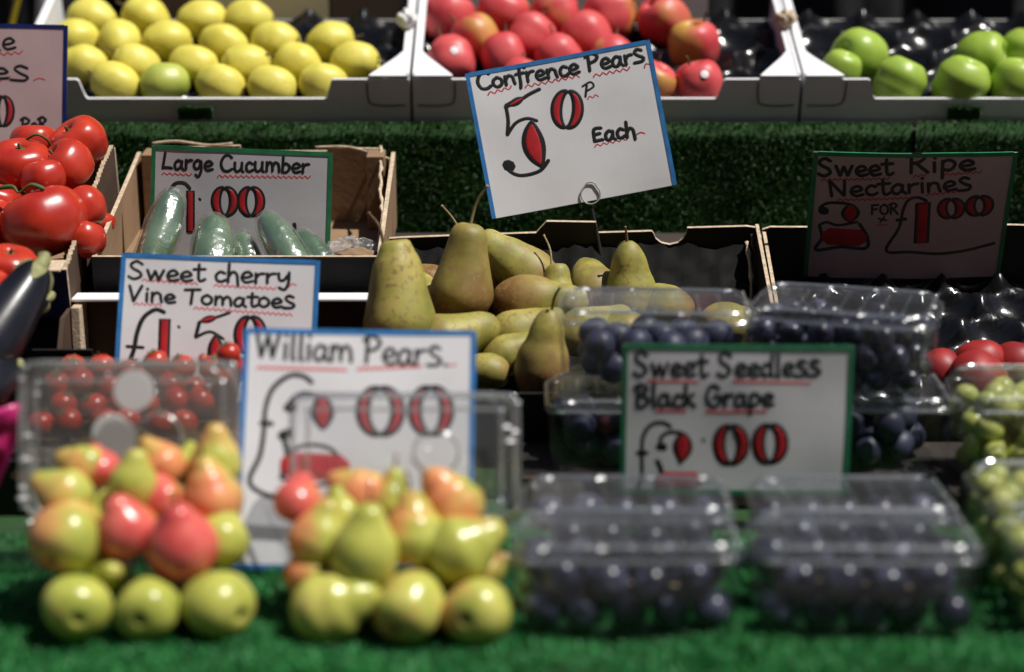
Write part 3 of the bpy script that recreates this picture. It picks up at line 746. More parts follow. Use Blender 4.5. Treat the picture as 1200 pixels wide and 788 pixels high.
            if not prof and not straight and i == n - 1:
                P1 = p + d * ext; loops.append([Vector((P1.x + nn.x * ww * a, base - h * b, P1.y + nn.y * ww * a)) for a, b in ((-.45, 0), (-.25, .8), (0, 1), (.25, .8), (.45, 0))])
        loft(loops, closed=False, bm=bm)
    def text(s, txt, a, b, xh, w, part='lettering', mat='ink_black', jit=.05):
        a = Vector(a); b = Vector(b); total = sum(G[c][0] for c in txt); d = (b - a); L = d.length; d.normalize(); up = Vector((d.y, -d.x))
        sx = L / total; x = 0; rnd = random.Random(hash(len(txt)) + int(a.x))
        for c in txt:
            s.new('letter'); wd, st = G[c]; dy = rnd.uniform(-jit, jit) * xh; sc = rnd.uniform(.95, 1.07)
            for pl in st: s.stroke([a + d * (x + px_) * sx + up * (py_ * xh * sc + dy) for px_, py_ in pl], w, part, mat, 1)
            x += wd
    def squig(s, a, b, w=5, amp=6, step=22, mat='ink_red'):
        s.new('underline')
        a = Vector(a); b = Vector(b); n = max(2, int((b - a).length / step * 2)); up = Vector(((b - a).y, -(b - a).x)).normalized()
        pts = [a.lerp(b, i / n) + up * (amp if i % 2 else -amp) for i in range(n + 1)]
        s.stroke(pts, w, 'underline', mat, 0, per=2)
    def lens(s, p0, p1, w, edge=8, bow=0):
        p0 = Vector(p0); p1 = Vector(p1); d = p1 - p0; nn = Vector((d.y, -d.x)).normalized()
        pts = [p0.lerp(p1, t) + nn * bow * math.sin(math.pi * t) for t in [i / 12 for i in range(13)]]
        edge *= 1.3
        f = lambda t: max(.02, math.sin(math.pi * min(1, max(0, t))) ** .7)
        s.stroke(pts, w + edge, 'price', 'ink_black', 1, f, 2); s.stroke(pts[1:-1], w - edge, 'price_fill', 'ink_red', 3, f, 2)
    def zero(s, cx, cy, rx, ry, inner=.38, edge=7, rot=0):
        s.new('numeral'); edge *= 1.35
        c = Vector((cx, cy)); mx = rx * (1 + inner) / 2; th = rx * (1 - inner)
        for sg in (-1, 1):
            pts = []
            for i in range(15):
                a = math.pi * (i / 14) ; x = sg * mx * math.sin(a); y = -ry * .93 * math.cos(a)
                pts.append(c + Vector((x * math.cos(rot) - y * math.sin(rot), x * math.sin(rot) + y * math.cos(rot))))
            f = lambda t: .28 + .72 * math.sin(math.pi * t) ** .8
            s.stroke(pts, th + edge, 'price', 'ink_black', 1, f, 2); s.stroke(pts[2:-2], th - edge, 'price_fill', 'ink_red', 3, lambda t: .12 + .88 * math.sin(math.pi * t) ** .8, 2)
    def bar(s, p0, p1, w, edge=8):
        s.new('numeral')
        s.stroke([p0, p1], w + edge, 'price', 'ink_black', 1, None, straight=True)
        a = Vector(p0).lerp(Vector(p1), .03); b = Vector(p0).lerp(Vector(p1), .97); s.stroke([a, b], w - edge, 'price_fill', 'ink_red', 3, None, straight=True)
    def done(s):
        s.curl = random.choice((-1, 1)) * random.uniform(.02, .05)
        for name, d in s.items:
            main = None
            for (kk, mat), bm in sorted(d.items(), key=lambda q: q[0][0] == 'fill'):
                o = obj('red_fill' if kk == 'fill' and main else name, bm, mat, main or s.root, False); main = main or o
        for o in s.root.children_recursive:      # the card and its ink curl together a little
            for v in o.data.vertices: v.co.y += s.curl * ((v.co.x / s.W * 2) ** 2 - .5) * s.W * .5 + .0016 * noise.noise(Vector((v.co.x * 14, v.co.z * 14, s.Pc.x * 9)))
        return s.root
def BL(c): return c * 1.0

# 50p Conference pears
s = Sign((550, 87), (765, 47), (573, 257), 2.30, R(15), (540, 30), 3.354, 'blue edged white sign for Conference pears at 50p, tilted above the pears', sides='LRT')
s.text('Confrence Pears', (66, 256), (724, 142), 37, 12)
for a, b in (((105, 270), (200, 243)), ((252, 240), (465, 197)), ((520, 198), (665, 170)), ((718, 164), (742, 150))): s.squig(a, b, 6, 6, 26)
s.new('numeral'); s.stroke([(175, 322), (230, 295), (270, 270), (310, 250)], 9); s.stroke([(178, 322), (186, 375), (183, 430)], 9); s.stroke([(178, 318), (225, 292)], 12); s.lens((186, 318), (250, 282), 22, 8)
s.stroke([(183, 432), (215, 385), (260, 366), (300, 375)], 8); s.lens((278, 372), (322, 560), 82, 9, bow=-14)
s.stroke([(345, 530), (310, 572), (240, 590), (195, 575), (185, 550)], 9, prof=None); s.stroke([(180, 548), (198, 556)], 26)
s.zero(418, 330, 62, 76, .36, rot=.06)
s.new('letter'); s.stroke([(490, 280), (495, 235)], 8); s.stroke([(478, 240), (510, 222), (522, 240), (495, 258)], 7); s.squig((498, 285), (540, 274), 5, 5, 20)
s.text('Each', (520, 458), (690, 436), 36, 12); s.squig((525, 474), (660, 444), 5, 5, 24); s.squig((692, 426), (722, 422), 6, 3, 24)
conf_sign = s.done(); SG = s
# wire clip ring hooked into the sign, on a short stake fixed to the pear box
def ring_bm(s, cx, cy, r, y=-.0015):
    pts = [];
    for i in range(17):
        a = math.pi * 2 * i / 16 + math.pi / 2; p = s.loc((cx + r * math.cos(a), cy - r * math.sin(a) * (1.25 if i in (0, 1, 15, 16) else 1))); pts.append((p.x, y, p.y))
    return tube(pts, .0009, 6)
obj('wire_clip', ring_bm(s, 510, 664, 38), 'wire_metal', s.root)
a = s.loc((510, 700)); st = tube([(a.x, .002, a.y), (a.x + .001, .003, a.y - .03), (a.x + .001, .004, a.y - .075)], .0025, 6)
obj('stake', st, 'black_board', s.root)

# Large cucumber
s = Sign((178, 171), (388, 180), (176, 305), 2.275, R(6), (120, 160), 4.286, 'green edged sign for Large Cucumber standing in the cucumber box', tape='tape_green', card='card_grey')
s.text('Large Cucumber', (296, 162), (1040, 184), 46, 12)
s.squig((300, 186), (450, 192), 6, 6, 26, 'ink_pinkred'); s.squig((580, 198), (1045, 204), 6, 7, 26, 'ink_pinkred')
s.new('pound_sign'); s.stroke([(440, 262), (410, 235), (365, 240), (335, 290), (325, 400), (300, 500)], 12); s.bar((443, 272), (443, 482), 38)
s.new('pen_dot'); s.stroke([(488, 312), (494, 318)], 10); s.zero(617, 327, 68, 74, .34); s.zero(748, 327, 68, 74, .34)
s.new('arrow_mark'); s.stroke([(965, 440), (968, 490)], 16); s.stroke([(942, 468), (968, 498), (992, 484)], 9)
s.done()
# Sweet cherry vine tomatoes
s = Sign((145, 297), (377, 306), (132, 470), 1.985, R(20), (120, 285), 4.444, 'pale blue edged sign for Sweet Cherry Vine Tomatoes in front of the cucumbers')
s.text('Sweet cherry', (128, 188), (985, 214), 52, 14); s.text('Vine Tomatoes', (135, 302), (1005, 342), 46, 14)
for a, b in (((205, 192), (495, 212)), ((580, 220), (905, 238)), ((970, 225), (1010, 215)), ((165, 318), (305, 322)), ((475, 338), (990, 375))): s.squig(a, b, 7, 7, 28, 'ink_pinkred')
s.new('pound_sign'); s.stroke([(322, 362), (275, 348), (215, 390), (182, 470), (165, 560), (130, 645), (90, 720), (200, 745), (400, 740)], 14); s.stroke([(130, 540), (215, 545)], 11)
s.bar((325, 395), (318, 650), 54, 10); s.new('pen_dot'); s.stroke([(395, 434), (401, 440)], 12)
s.new('numeral'); s.stroke([(662, 363), (600, 385), (505, 412)], 10); s.lens((505, 410), (600, 385), 30, 8); s.stroke([(505, 412), (485, 490)], 12); s.stroke([(485, 492), (560, 462), (630, 500)], 10); s.lens((590, 475), (615, 680), 84, 10, bow=-10)
s.stroke([(640, 660), (560, 720), (480, 700)], 10); s.zero(770, 480, 84, 100, .36, 10)
s.done()
# William pears
s = Sign((284, 384), (558, 387), (278, 664), 1.685, R(29), (270, 370), 3.427, 'large blue edged sign for William Pears at 2.00 behind the pear tubs')
s.text('William Pears.', (92, 172), (885, 205), 62, 13, jit=.03)
s.squig((105, 212), (465, 220), 9, 6, 22, 'ink_pinkred'); s.squig((510, 216), (770, 205), 9, 6, 22, 'ink_pinkred'); s.squig((870, 205), (910, 200), 7, 3, 22, 'ink_pinkred')
s.new('pound_sign'); s.stroke([(325, 272), (290, 246), (230, 246), (165, 300), (138, 380), (135, 450), (120, 560), (82, 676), (215, 740), (400, 790), (600, 780)], 12); s.stroke([(122, 434), (165, 436)], 14)
s.new('numeral'); s.stroke([(230, 380), (245, 340), (290, 315), (350, 322)], 12); s.stroke([(228, 372), (250, 372)], 26); s.lens((365, 315), (372, 462), 84, 10)
s.stroke([(205, 485), (240, 470)], 24); s.stroke([(215, 500), (228, 570), (205, 650)], 12); s.stroke([(240, 600), (440, 610)], 110, 'price_fill', 'ink_red', 2); s.stroke([(205, 650), (330, 680), (450, 640), (410, 540), (300, 520), (225, 560)], 10)
s.zero(602, 385, 96, 100, .48, 10); s.zero(806, 385, 90, 100, .45, 10)
s.done()
# Black grape
s = Sign((730, 405), (998, 407), (728, 578), 1.805, R(1), (720, 390), 4.138, 'green edged sign for Sweet Seedless Black Grape behind the front grape punnets', tape='tape_green')
s.text('Sweet Seedless', (92, 208), (1000, 208), 60, 15, jit=.03); s.text('Black Grape', (100, 355), (775, 352), 58, 15, jit=.03)
for a, b in (((160, 232), (410, 236)), ((570, 232), (950, 245)), ((200, 378), (350, 380)), ((440, 382), (740, 378))): s.squig(a, b, 9, 6, 26, 'ink_pinkred')
s.new('pound_sign'); s.stroke([(272, 455), (235, 436), (180, 446), (140, 500), (130, 580), (128, 700), (100, 780)], 12); s.stroke([(112, 585), (155, 585)], 14)
s.new('numeral'); s.stroke([(222, 560), (225, 510), (265, 482), (320, 485)], 12); s.stroke([(215, 552), (240, 556)], 24); s.lens((332, 478), (325, 632), 88, 10)
s.stroke([(205, 622), (225, 680), (205, 760)], 14); s.stroke([(230, 720), (390, 720)], 90, 'price_fill', 'ink_red', 2)
s.new('pen_dot'); s.stroke([(428, 518), (434, 524)], 12); s.zero(563, 543, 86, 98, .36, 10); s.zero(753, 537, 86, 96, .34, 10)
s.done()
# Nectarines
s = Sign((951, 181), (1184, 181), (946, 326), 2.30, R(-17), (930, 165), 4.444, 'dim sign with painted pink bounce light for Sweet Ripe Nectarines, 2 for 1.00, leaning forward on the right', tape='tape_green', card='card_bounce_tint', sides='LRT')
s.text('Sweet', (128, 186), (520, 172), 48, 15); s.text('Ripe', (590, 160), (945, 150), 52, 15); s.text('Nectarines', (185, 290), (925, 250), 48, 14)
for a, b in (((150, 205), (500, 190)), ((620, 180), (690, 170)), ((780, 172), (975, 160)), ((230, 306), (640, 290)), ((690, 275), (890, 255))): s.squig(a, b, 7, 6, 28)
s.new('numeral'); s.stroke([(150, 372), (140, 350), (180, 325), (250, 322), (300, 330)], 10); s.stroke([(145, 362), (168, 368)], 26); s.lens((300, 322), (290, 425), 86, 10)
s.stroke([(130, 445), (170, 425), (230, 440), (330, 420)], 9); s.stroke([(180, 500), (340, 505)], 100, 'price_fill', 'ink_red', 2); s.stroke([(135, 450), (145, 510), (110, 575), (240, 555), (370, 560), (380, 500), (340, 430)], 11)
s.text('FOR', (400, 378), (548, 378), 30, 10); s.new('star_mark'); s.stroke([(440, 400), (480, 408)], 9); s.stroke([(470, 390), (448, 420)], 8); s.squig((430, 435), (485, 432), 6, 3, 30)
s.new('pound_sign'); s.stroke([(690, 308), (650, 290), (600, 300), (570, 350), (545, 450), (478, 572), (600, 578), (760, 588), (900, 575), (1050, 542)], 10); s.stroke([(535, 408), (582, 402)], 12)
s.bar((672, 315), (662, 530), 72, 10); s.zero(818, 348, 70, 50, .34, 9); s.zero(966, 338, 74, 50, .34, 9)
s.done()
# partial sign top left
s = Sign((-152, 26), (77, 31), (-150, 172), 2.42, R(12), (0, 20), 4.929, 'navy edged sign with painted pink bounce light, cut by the left edge above the tomatoes', tape='tape_navy', card='card_bounce_tint', sides='LRT')
s.text('ue', (-90, 195), (95, 188), 62, 13); s.text('es', (-60, 350), (170, 375), 62, 13); s.squig((-60, 220), (130, 205), 7, 8, 40); s.squig((-80, 385), (60, 350), 7, 8, 40); s.squig((195, 362), (262, 358), 7, 6, 50)
s.zero(15, 545, 65, 90, .36, 10); s.text('PeR', (120, 655), (280, 655), 42, 13); s.squig((160, 685), (262, 690), 7, 6, 28); s.text('DISH', (80, 735), (260, 740), 36, 12)
s.done()

# ---------------------------------------------------------------- middle tier boxes
def tilt_box(name, label, x0, x1, yf, zf, depth, tilt, hf, hb, hs, mats, group=None, back_pts=None, th=.005, corr=False, cat='box', floor=True):
    Wd = x1 - x0
    b = thing(name, label, cat, (x0, yf, zf), group, rot=(tilt, 0, 0))
    fm, bmt, smt, em = mats
    panel('front_panel', [(0, 0), (Wd, 0), (Wd, hf), (0, hf)], th, fm, b, em if (smt == 'cardboard' or corr) else 'black_board')
    bp = panel('back_panel', back_pts or [(0, 0), (Wd, 0), (Wd, hb), (0, hb)], th, bmt, b, em); bp.location.y = depth
    for xx in (0, Wd - th):
        bm = bmesh.new(); n = 60 if corr else 1; ring = []
        for i in range(n + 1):
            y = th + .0005 + (depth - th - .001) * i / n; h = hf + (hs - hf) * min(1, i / n * 1.15)
            if corr: h += (.0022 if i % 2 else -.0012) + .002 * noise.noise(Vector((y * 60, xx, 0)))
            ring.append([bm.verts.new((xx + a * th, y, z)) for a, z in ((0, 0.0), (1, 0.0), (1, h), (0, h))])
        es = []
        for i in range(n):
            A, B = ring[i], ring[i + 1]
            for k in range(4):
                f = bm.faces.new((A[k], A[(k + 1) % 4], B[(k + 1) % 4], B[k]))
                if k == 2: f.material_index = 1
        bm.faces.new(ring[0]); bm.faces.new(ring[-1][::-1])
        bmesh.ops.recalc_face_normals(bm, faces=bm.faces)
        me = bpy.data.meshes.new('side_panel'); bm.to_mesh(me); bm.free(); me.materials.append(MATS[smt]); me.materials.append(MATS[em])
        o = bpy.data.objects.new('side_panel', me); COL.objects.link(o); o.parent = b
    if floor: obj('floor', box_bm(th, Wd - th, th, depth, 0, .004), bmt, b, False)
    return b
# cucumber box
cx0 = at(108, 300, 2.15).x; cx1 = at(447, 300, 2.15).x
zc = at(280, 345, 2.15).z; Wc = cx1 - cx0
hb_c = .155
cu = tilt_box('cucumber_box', 'brown cardboard box of wrapped cucumbers with a black front', cx0, cx1, 2.15, zc - .003, .30, R(5), .047, hb_c, .094, ('black_board', 'cardboard', 'cardboard', 'cardboard_edge'),
     back_pts=[(.006, 0), (Wc - .006, 0), (Wc - .008, .085), (Wc - .015, .088), (Wc - .02, .098), (Wc * .74, .099), (Wc * .74, .095), (Wc * .40, .094), (Wc * .40, .102), (.02, .098), (.008, .094)])
# posts at the corners (folded card) and a torn edge strip
for xx in (.012, Wc - .034):
    obj('corner_post', box_bm(xx, xx + .022, .26, .297, .004, .100 if xx < .1 else .098, .001), 'cardboard', cu, False)
rg = tube([(.02, .296, .106), (.05, .299, .108), (.09, .298, .103), (.12, .300, .105)], .0018, 5); obj('torn_edge', rg, 'cardboard_edge', cu)
rg = tube([(Wc - .10, .296, .101), (Wc - .06, .297, .101), (Wc - .03, .29, .095), (Wc - .004, .284, .088)], .0018, 5); obj('torn_edge', rg, 'cardboard_edge', cu)
# right rear corner: pale ragged upright edge seen against the turf
bm = bmesh.new(); prev = None
rag = []
for i in range(26):
    t = i / 25; P = at(447 + 1.0 * math.sin(i * 1.7) + (-1 if t < .5 else 1), 172 + 128 * t, 2.44 - .28 * t); rag.append(P)
rt = tube([cu.matrix_world.inverted() @ p for p in rag], lambda t: .0022 + .0008 * math.sin(t * 70), 6, smooth=1)
ragged = obj('ragged_edge', rt, 'cardboard_edge', cu)
ragged.matrix_parent_inverse = (Matrix.Translation(cu.location) @ Matrix.Rotation(R(5), 4, 'X')).inverted()
for v, p in zip([], []): pass
# crate below holding it up
lowb = thing('support_crate', 'dark wooden crate under the cucumber box', 'crate', (cx0 + .01, 2.17, T + .051))
hcr = zc - .006 - (T + .051)
obj('crate_side', box_bm(0, Wc - .02, 0, .012, 0, hcr, .001), 'wood_dark', lowb, False)
obj('crate_side', box_bm(0, Wc - .02, .22, .232, 0, hcr + .0, .001), 'wood_dark', lowb, False)
obj('crate_end', box_bm(0, .012, .0125, .2195, 0, hcr, .001), 'wood_dark', lowb, False); obj('crate_end', box_bm(Wc - .032, Wc - .02, .0125, .2195, 0, hcr, .001), 'wood_dark', lowb, False)
# cherry tomato box (in front, lower)
hx0 = at(84, 350, 2.12).x; hx1 = at(440, 350, 2.12).x; zt = at(300, 350, 2.12).z
Wh = hx1 - hx0
ch = thing('tomato_box', 'brown cardboard box of cherry tomatoes with a white folded rear flap', 'box', (hx0, 1.86, T + .002))
hh = zt - T - .002
panel('front_panel', [(0, 0), (Wh, 0), (Wh, .05), (0, .05)], .005, 'cardboard', ch, 'cardboard')
p = panel('back_panel', [(0, 0), (Wh, 0), (Wh, hh), (0, hh)], .005, 'brown_board', ch, 'cardboard_edge'); p.location.y = .262
obj('floor', box_bm(.005, Wh - .005, .005, .26, 0, .058), 'brown_board', ch, False)
for xx in (0, Wh - .005):
    bm = bmesh.new(); A = [(0.0055, 0), (.2615, 0), (.2615, hh - .004), (.20, hh - .008), (.155, .085), (.0055, .05)]
    va = [bm.verts.new((xx, y, z)) for y, z in A]; vb = [bm.verts.new((xx + .005, y, z)) for y, z in A]
    bm.faces.new(va); bm.faces.new(vb[::-1])
    for i in range(len(A)): bm.faces.new((va[i], va[(i + 1) % 6], vb[(i + 1) % 6], vb[i]))
    obj('side_panel', bm, 'brown_board', ch, False)
obj('rear_flap', box_bm(.004, Wh - .002, .238, .268, hh + .001, hh + .005, .0012), 'white_board', ch, False)
obj('corner_fold', box_bm(.006, .016, .225, .2615, .04, hh - .002, .001), 'cardboard_edge', ch, False)

def ball_mesh(mat, sq=.95, sub=3, seed=0, amp=.03, dim=0):
    bm = bmesh.new(); bmesh.ops.create_icosphere(bm, subdivisions=sub, radius=1)
    for v in bm.verts:
        n = noise.noise(v.co * 1.3 + Vector((seed, 0, 0))); v.co *= 1 + amp * n
        if dim and v.co.z > .6: v.co.z -= dim * (1 - math.hypot(v.co.x, v.co.y) / .8) if math.hypot(v.co.x, v.co.y) < .8 else 0
        v.co.z *= sq
    for v in bm.verts: v.co *= .035
    return mesh_of(bm, [mat])
CH = [ball_mesh('tomato_skin', .93, 2, i) for i in range(2)]
CAL = None
def star_mesh(mat, R0=.55, n=5):
    u = .035; bm = bmesh.new()
    for k in range(n):
        a = 2 * math.pi * k / n; c, s_ = math.cos(a), math.sin(a); v = [(.0, -.07, .02), (.0, .07, .02), (R0 * .55, .08, .04), (R0, 0, .10), (R0 * .55, -.08, .04)]
        bm.faces.new([bm.verts.new(((x * c - y * s_) * u, (x * s_ + y * c) * u, z * u)) for x, y, z in v])
    tube([(0, 0, 0), (.02 * u, 0, .10 * u), (.05 * u, 0, .20 * u)], .05 * u, 6, bm)
    return mesh_of(bm, [mat])
STAR = star_mesh('calyx_green')
def simple_fruit(name, mesh, P, r, axis, label, cat, group=None, star=None, blush=None, roll=0.0, scale=(1, 1, 1)):
    o = bpy.data.objects.new(name, mesh); COL.objects.link(o); s_ = r / .035
    o.location = P; o.rotation_mode = 'QUATERNION'; o.rotation_quaternion = orient(axis, roll); o.scale = (s_ * scale[0], s_ * scale[1], s_ * scale[2])
    if blush is not None: o['blush'] = float(blush)
    if label: tag(o, label, cat, group)
    if star is not None:
        c = bpy.data.objects.new('calyx', STAR); COL.objects.link(c); c.parent = o; c.location = (0, 0, star)
    return o
# cherry tomatoes: seen ones placed, the rest fill the box
vis = [((183, 424), 15, 'small shiny cherry tomato in front of the pound sign'), ((168, 436), 13, 'small cherry tomato low left on the cherry tomato sign'), ((268, 415), 15, 'cherry tomato hanging against the figure five'), ((263, 440), 18, 'cherry tomato behind the clear lid, below the figure five'), ((285, 432), 14, 'cherry tomato at the corner of the William Pears sign'), ((238, 420), 6, 'tiny red tomato tip in the middle of the cherry tomato sign')]
for (p, r, lb) in vis:
    P = at(p[0], p[1], 1.93); simple_fruit('cherry_tomato', random.choice(CH), P, r * mpp(P), (random.uniform(-.4, .4), -.2, 1), lb, 'tomato', 'cherry tomatoes in their box', star=.031)
rr = random.Random(3)
for j in range(4):
    for i in range(11 if j > 1 else 6):
        P = Vector((hx0 + .024 + i * (Wh - .048) / 10 + rr.uniform(-.004, .004) + (.006 if j % 2 else -.006), 1.888 + j * .03 + rr.uniform(-.003, .003), T + .078 + j * .011 + rr.uniform(0, .008)))
        simple_fruit('cherry_tomato', random.choice(CH), P, .0152, (rr.uniform(-.8, .8), rr.uniform(-.8, .8), 1), f"cherry tomato behind the tub lid, {ORD[i]} from the left in the {['front', 'second', 'third', 'rear'][j]} row", 'tomato', 'cherry tomatoes in the layer', star=.031)

# cucumbers in film
def cucumber(P0, P1, r, label):
    d = P1 - P0; L = d.length
    o = thing('wrapped_cucumber', label, 'cucumber', P0, 'cucumbers in their box'); o.rotation_mode = 'QUATERNION'; o.rotation_quaternion = orient(d)
    prof = [(0, -.002), (r * .35, 0), (r * .62, .006), (r * .85, .02), (r * .97, .045), (r, L * .5), (r * .97, L - .04), (r * .8, L - .015), (r * .45, L - .002), (0, L)]
    obj('cucumber_flesh', lathe(smooth_profile(prof, 40), 24, 9, .018, .006), 'cucumber_skin', o)
    bm = lathe(smooth_profile([(a * 1.06 + (.0015 if a else 0), b if i < 8 else b + .004) for i, (a, b) in enumerate(prof)], 60), 40, 0, 0, .006)
    for v in bm.verts:
        n = noise.noise(Vector((v.co.x * 90, v.co.y * 90, v.co.z * 30))); n2 = noise.noise(Vector((v.co.x * 220, v.co.y * 220, v.co.z * 160)))
        rad = Vector((v.co.x, v.co.y, 0)); 
        if rad.length > 1e-4: v.co += rad.normalized() * (.0016 * n + .0010 * n2)
    obj('plastic_wrap', bm, 'wrap_film', o)
def cuc(a, b, Ya, Yb, rp, lb):
    P0 = at(*a, Ya); P1 = at(*b, Yb); cucumber(P0, P1, rp * .92 * mpp(P1), lb)
cuc((165, 335), (210, 227), 2.18, 2.255, 22, 'leftmost wrapped cucumber, standing highest in front of the pound sign')
cuc((243, 345), (258, 258), 2.17, 2.255, 26, 'second wrapped cucumber from the left, its round end facing forward')
cuc((362, 345), (316, 254), 2.175, 2.255, 22, 'wrapped cucumber under the last zero, slanting down to the right')
cuc((398, 350), (358, 274), 2.18, 2.255, 19, 'rightmost wrapped cucumber under the small arrow mark')
cuc((300, 350), (288, 275), 2.20, 2.262, 19, 'shaded wrapped cucumber sunk between the two middle ones')
# crumpled film at right inside
bm = bmesh.new(); bmesh.ops.create_icosphere(bm, subdivisions=4, radius=1)
for v in bm.verts: v.co *= 1 + .35 * noise.noise(v.co * 2.3) + .15 * noise.noise(v.co * 6)
o = obj('crumpled_film', bm, 'wrap_film', smooth=False); o.location = at(412, 292, 2.22); o.scale = (.028, .03, .012); tag(o, 'crumpled clear film in the right corner of the cucumber box', 'plastic film')
bm = bmesh.new(); bmesh.ops.create_icosphere(bm, subdivisions=4, radius=1)
for v in bm.verts: v.co *= 1 + .35 * noise.noise(v.co * 2.3 + Vector((4, 0, 0)))
o = obj('crumpled_paper', bm, 'cardboard'); o.location = at(418, 300, 2.19); o.scale = (.024, .02, .008); tag(o, 'crumpled brown paper beside the rightmost cucumber', 'paper')

# pear box: black inside with cut back panel
bx0 = at(425, 445, 2.0).x; bx1 = at(868, 445, 2.0).x + .0
rx0 = at(462, 285, 2.33).x; rx1 = at(884, 262, 2.33).x
zb = T + .006; dep = .335
def hz(py, Y=2.0 + dep * math.cos(SL)): return (at(600, py, Y).z - (zb + dep * math.sin(SL))) / math.cos(SL)
bxa, bxb = min(bx0, rx0), rx1
Wb = bxb - bxa
def X(px): return at(px, 270, 2.32).x - bxa
low = hz(278); hi_ = hz(256); r_top = hz(262)
bp = [(0, 0), (Wb, 0), (Wb, hz(262)), (X(872), hz(260)), (X(803), hz(262))] + [(X(783) + (X(803) - X(764)) / 2 * math.cos(R(a)), hz(265) + .019 * math.sin(R(a))) for a in (-10, -35, -60, -90, -120, -145, -170)] + [(X(762), hz(266)), (X(699), hz(268)), (X(697), hz(255)), (X(640), hz(254)), (X(633), hz(262)), (X(628), hz(268)), (X(520), hz(272)), (X(470), hz(274)), (0, hz(276))]
pbx = tilt_box('pear_box', 'black cardboard box of Conference pears with a scalloped rear panel', bxa, bxb, 2.0, zb, dep, SL, .085, .1, .115, ('black_board', 'black_board', 'black_board', 'cardboard_edge'), back_pts=bp, th=.004)
# layered corrugated corner at the right
for k, (xx, h) in enumerate(((.0, r_top + .004), (-.006, r_top - .004), (-.0125, r_top - .012))):
    obj('corner_layer', tube([(Wb + xx - .002, dep - .004 - k * .004, h), (Wb + xx + .002, dep - .02 - k * .012, h * .7), (Wb + xx, dep - .03 - k * .02, h * .35), (Wb + xx + .001, dep - .04 - k * .03, .01)], lambda t: .0028 + .0012 * math.sin(t * 60), 5), 'cardboard_edge' if k != 1 else 'brown_board', pbx)
# black plastic liner crumpled inside
bm = bmesh.new(); n = 60; g = []
for j in range(26):
    g.append([bm.verts.new((Wb * .03 + Wb * .94 * i / n, .13 + .20 * j / 25, .012 + .075 * (j / 25) ** 2 + .009 * noise.noise(Vector((i * .3, j * .5, 0))) + .007 * noise.noise(Vector((i * .9, j * 1.1, 3))))) for i in range(n + 1)])
for j in range(25):
    for i in range(n): bm.faces.new((g[j][i], g[j][i + 1], g[j + 1][i + 1], g[j + 1][i]))
obj('liner', bm, 'black_liner', pbx)
# striped paper corner sticking up behind the pears
bm = bmesh.new(); g = []
for i in range(9):
    a = i / 8; P = at(476 + 32 * a, 305 + 22 * a, 2.26); Q = at(480 + 22 * a, 338, 2.24); g.append((bm.verts.new(P + Vector((0, .004 * (i % 2), 0))), bm.verts.new(Q + Vector((0, .004 * (i % 2), 0)))))
for i in range(8): bm.faces.new((g[i][0], g[i + 1][0], g[i + 1][1], g[i][1]))
o = obj('pleated_film', bm, 'lid_plastic', smooth=False); tag(o, 'pleated grey plastic corner behind the upright Conference pears', 'plastic film')

CF = [  # belly px, py, r px, Y, neck axis (x right, y away, z up), blush, stem, label
 ((468, 378), 42, 2.06, (-.12, .15, 1), .1, 1, 'tall Conference pear standing left behind the William Pears sign'),
 ((540, 347), 38, 2.13, (.16, .1, 1), .42, 2, 'russet Conference pear with a long stalk under the 50p sign'),
 ((622, 325), 34, 2.22, (-.85, .05, .62), .25, 1, 'Conference pear leaning left behind the russet one'),
 ((575, 330), 30, 2.27, (-.5, .1, .9), .2, 2, 'hindmost Conference pear whose curved stalk points left'),
 ((612, 355), 34, 2.16, (.95, -.15, .12), .35, None, 'brownish Conference pear lying right of the russet one'),
 ((600, 392), 29, 2.11, (.85, .2, .3), .05, None, 'green knobbly Conference pear below the brownish one'),
 ((590, 418), 25, 2.07, (.9, .2, .38), .05, None, 'Conference pear lying low, right of the William sign corner'),
 ((575, 436), 22, 2.045, (-1, .1, .05), .0, None, 'green Conference pear lowest at the William sign edge'),
 ((634, 436), 33, 2.035, (.10, .05, 1), .5, 1, 'Conference pear standing upright at the plum punnet side'),
 ((500, 352), 24, 2.17, (-.3, .6, .3), .0, None, 'yellowish Conference pear showing between the two standing ones'),
 ((508, 334), 24, 2.21, (-.9, .3, .1), .5, None, 'brown Conference pear end behind the russet pear at left'),
 ((697, 342), 30, 2.22, (-.2, .9, .2), .1, None, 'round Conference pear end beside the upright neck'),
 ((740, 355), 32, 2.20, (-.05, .05, 1), .05, 0, 'Conference pear with only its neck above the plum punnet'),
 ((785, 362), 28, 2.19, (-.8, .3, .2), .1, None, 'Conference pear lying right of the upright neck'),
 ((845, 380), 26, 2.17, (.8, .4, .0), .1, None, 'Conference pear peeping between the plum and grape punnets'),
 ((650, 372), 28, 2.17, (0, .3, 1), .2, 2, 'Conference pear whose thin stalk rises right of the heap'),
 ((680, 390), 30, 2.12, (.7, .3, .2), .1, None, 'Conference pear mostly hidden behind the plum punnet, left'),
 ((735, 395), 30, 2.12, (-.7, .3, .2), .1, None, 'Conference pear mostly hidden behind the plum punnet, middle'),
 ((520, 400), 32, 2.06, (.8, .3, .2), .1, None, 'Conference pear hidden low behind the William Pears sign'),
]
for (p, rp, Y, ax, bl, st, lb) in CF:
    P = at(p[0], p[1], Y); put_fruit('conf', 'conference_pear', P, rp * mpp(P), ax, random.uniform(-.6, .6) + (3.6 if bl > .3 else 0), lb, 'pear', 'Conference pears in their box', blush=bl + .16, stem=st)

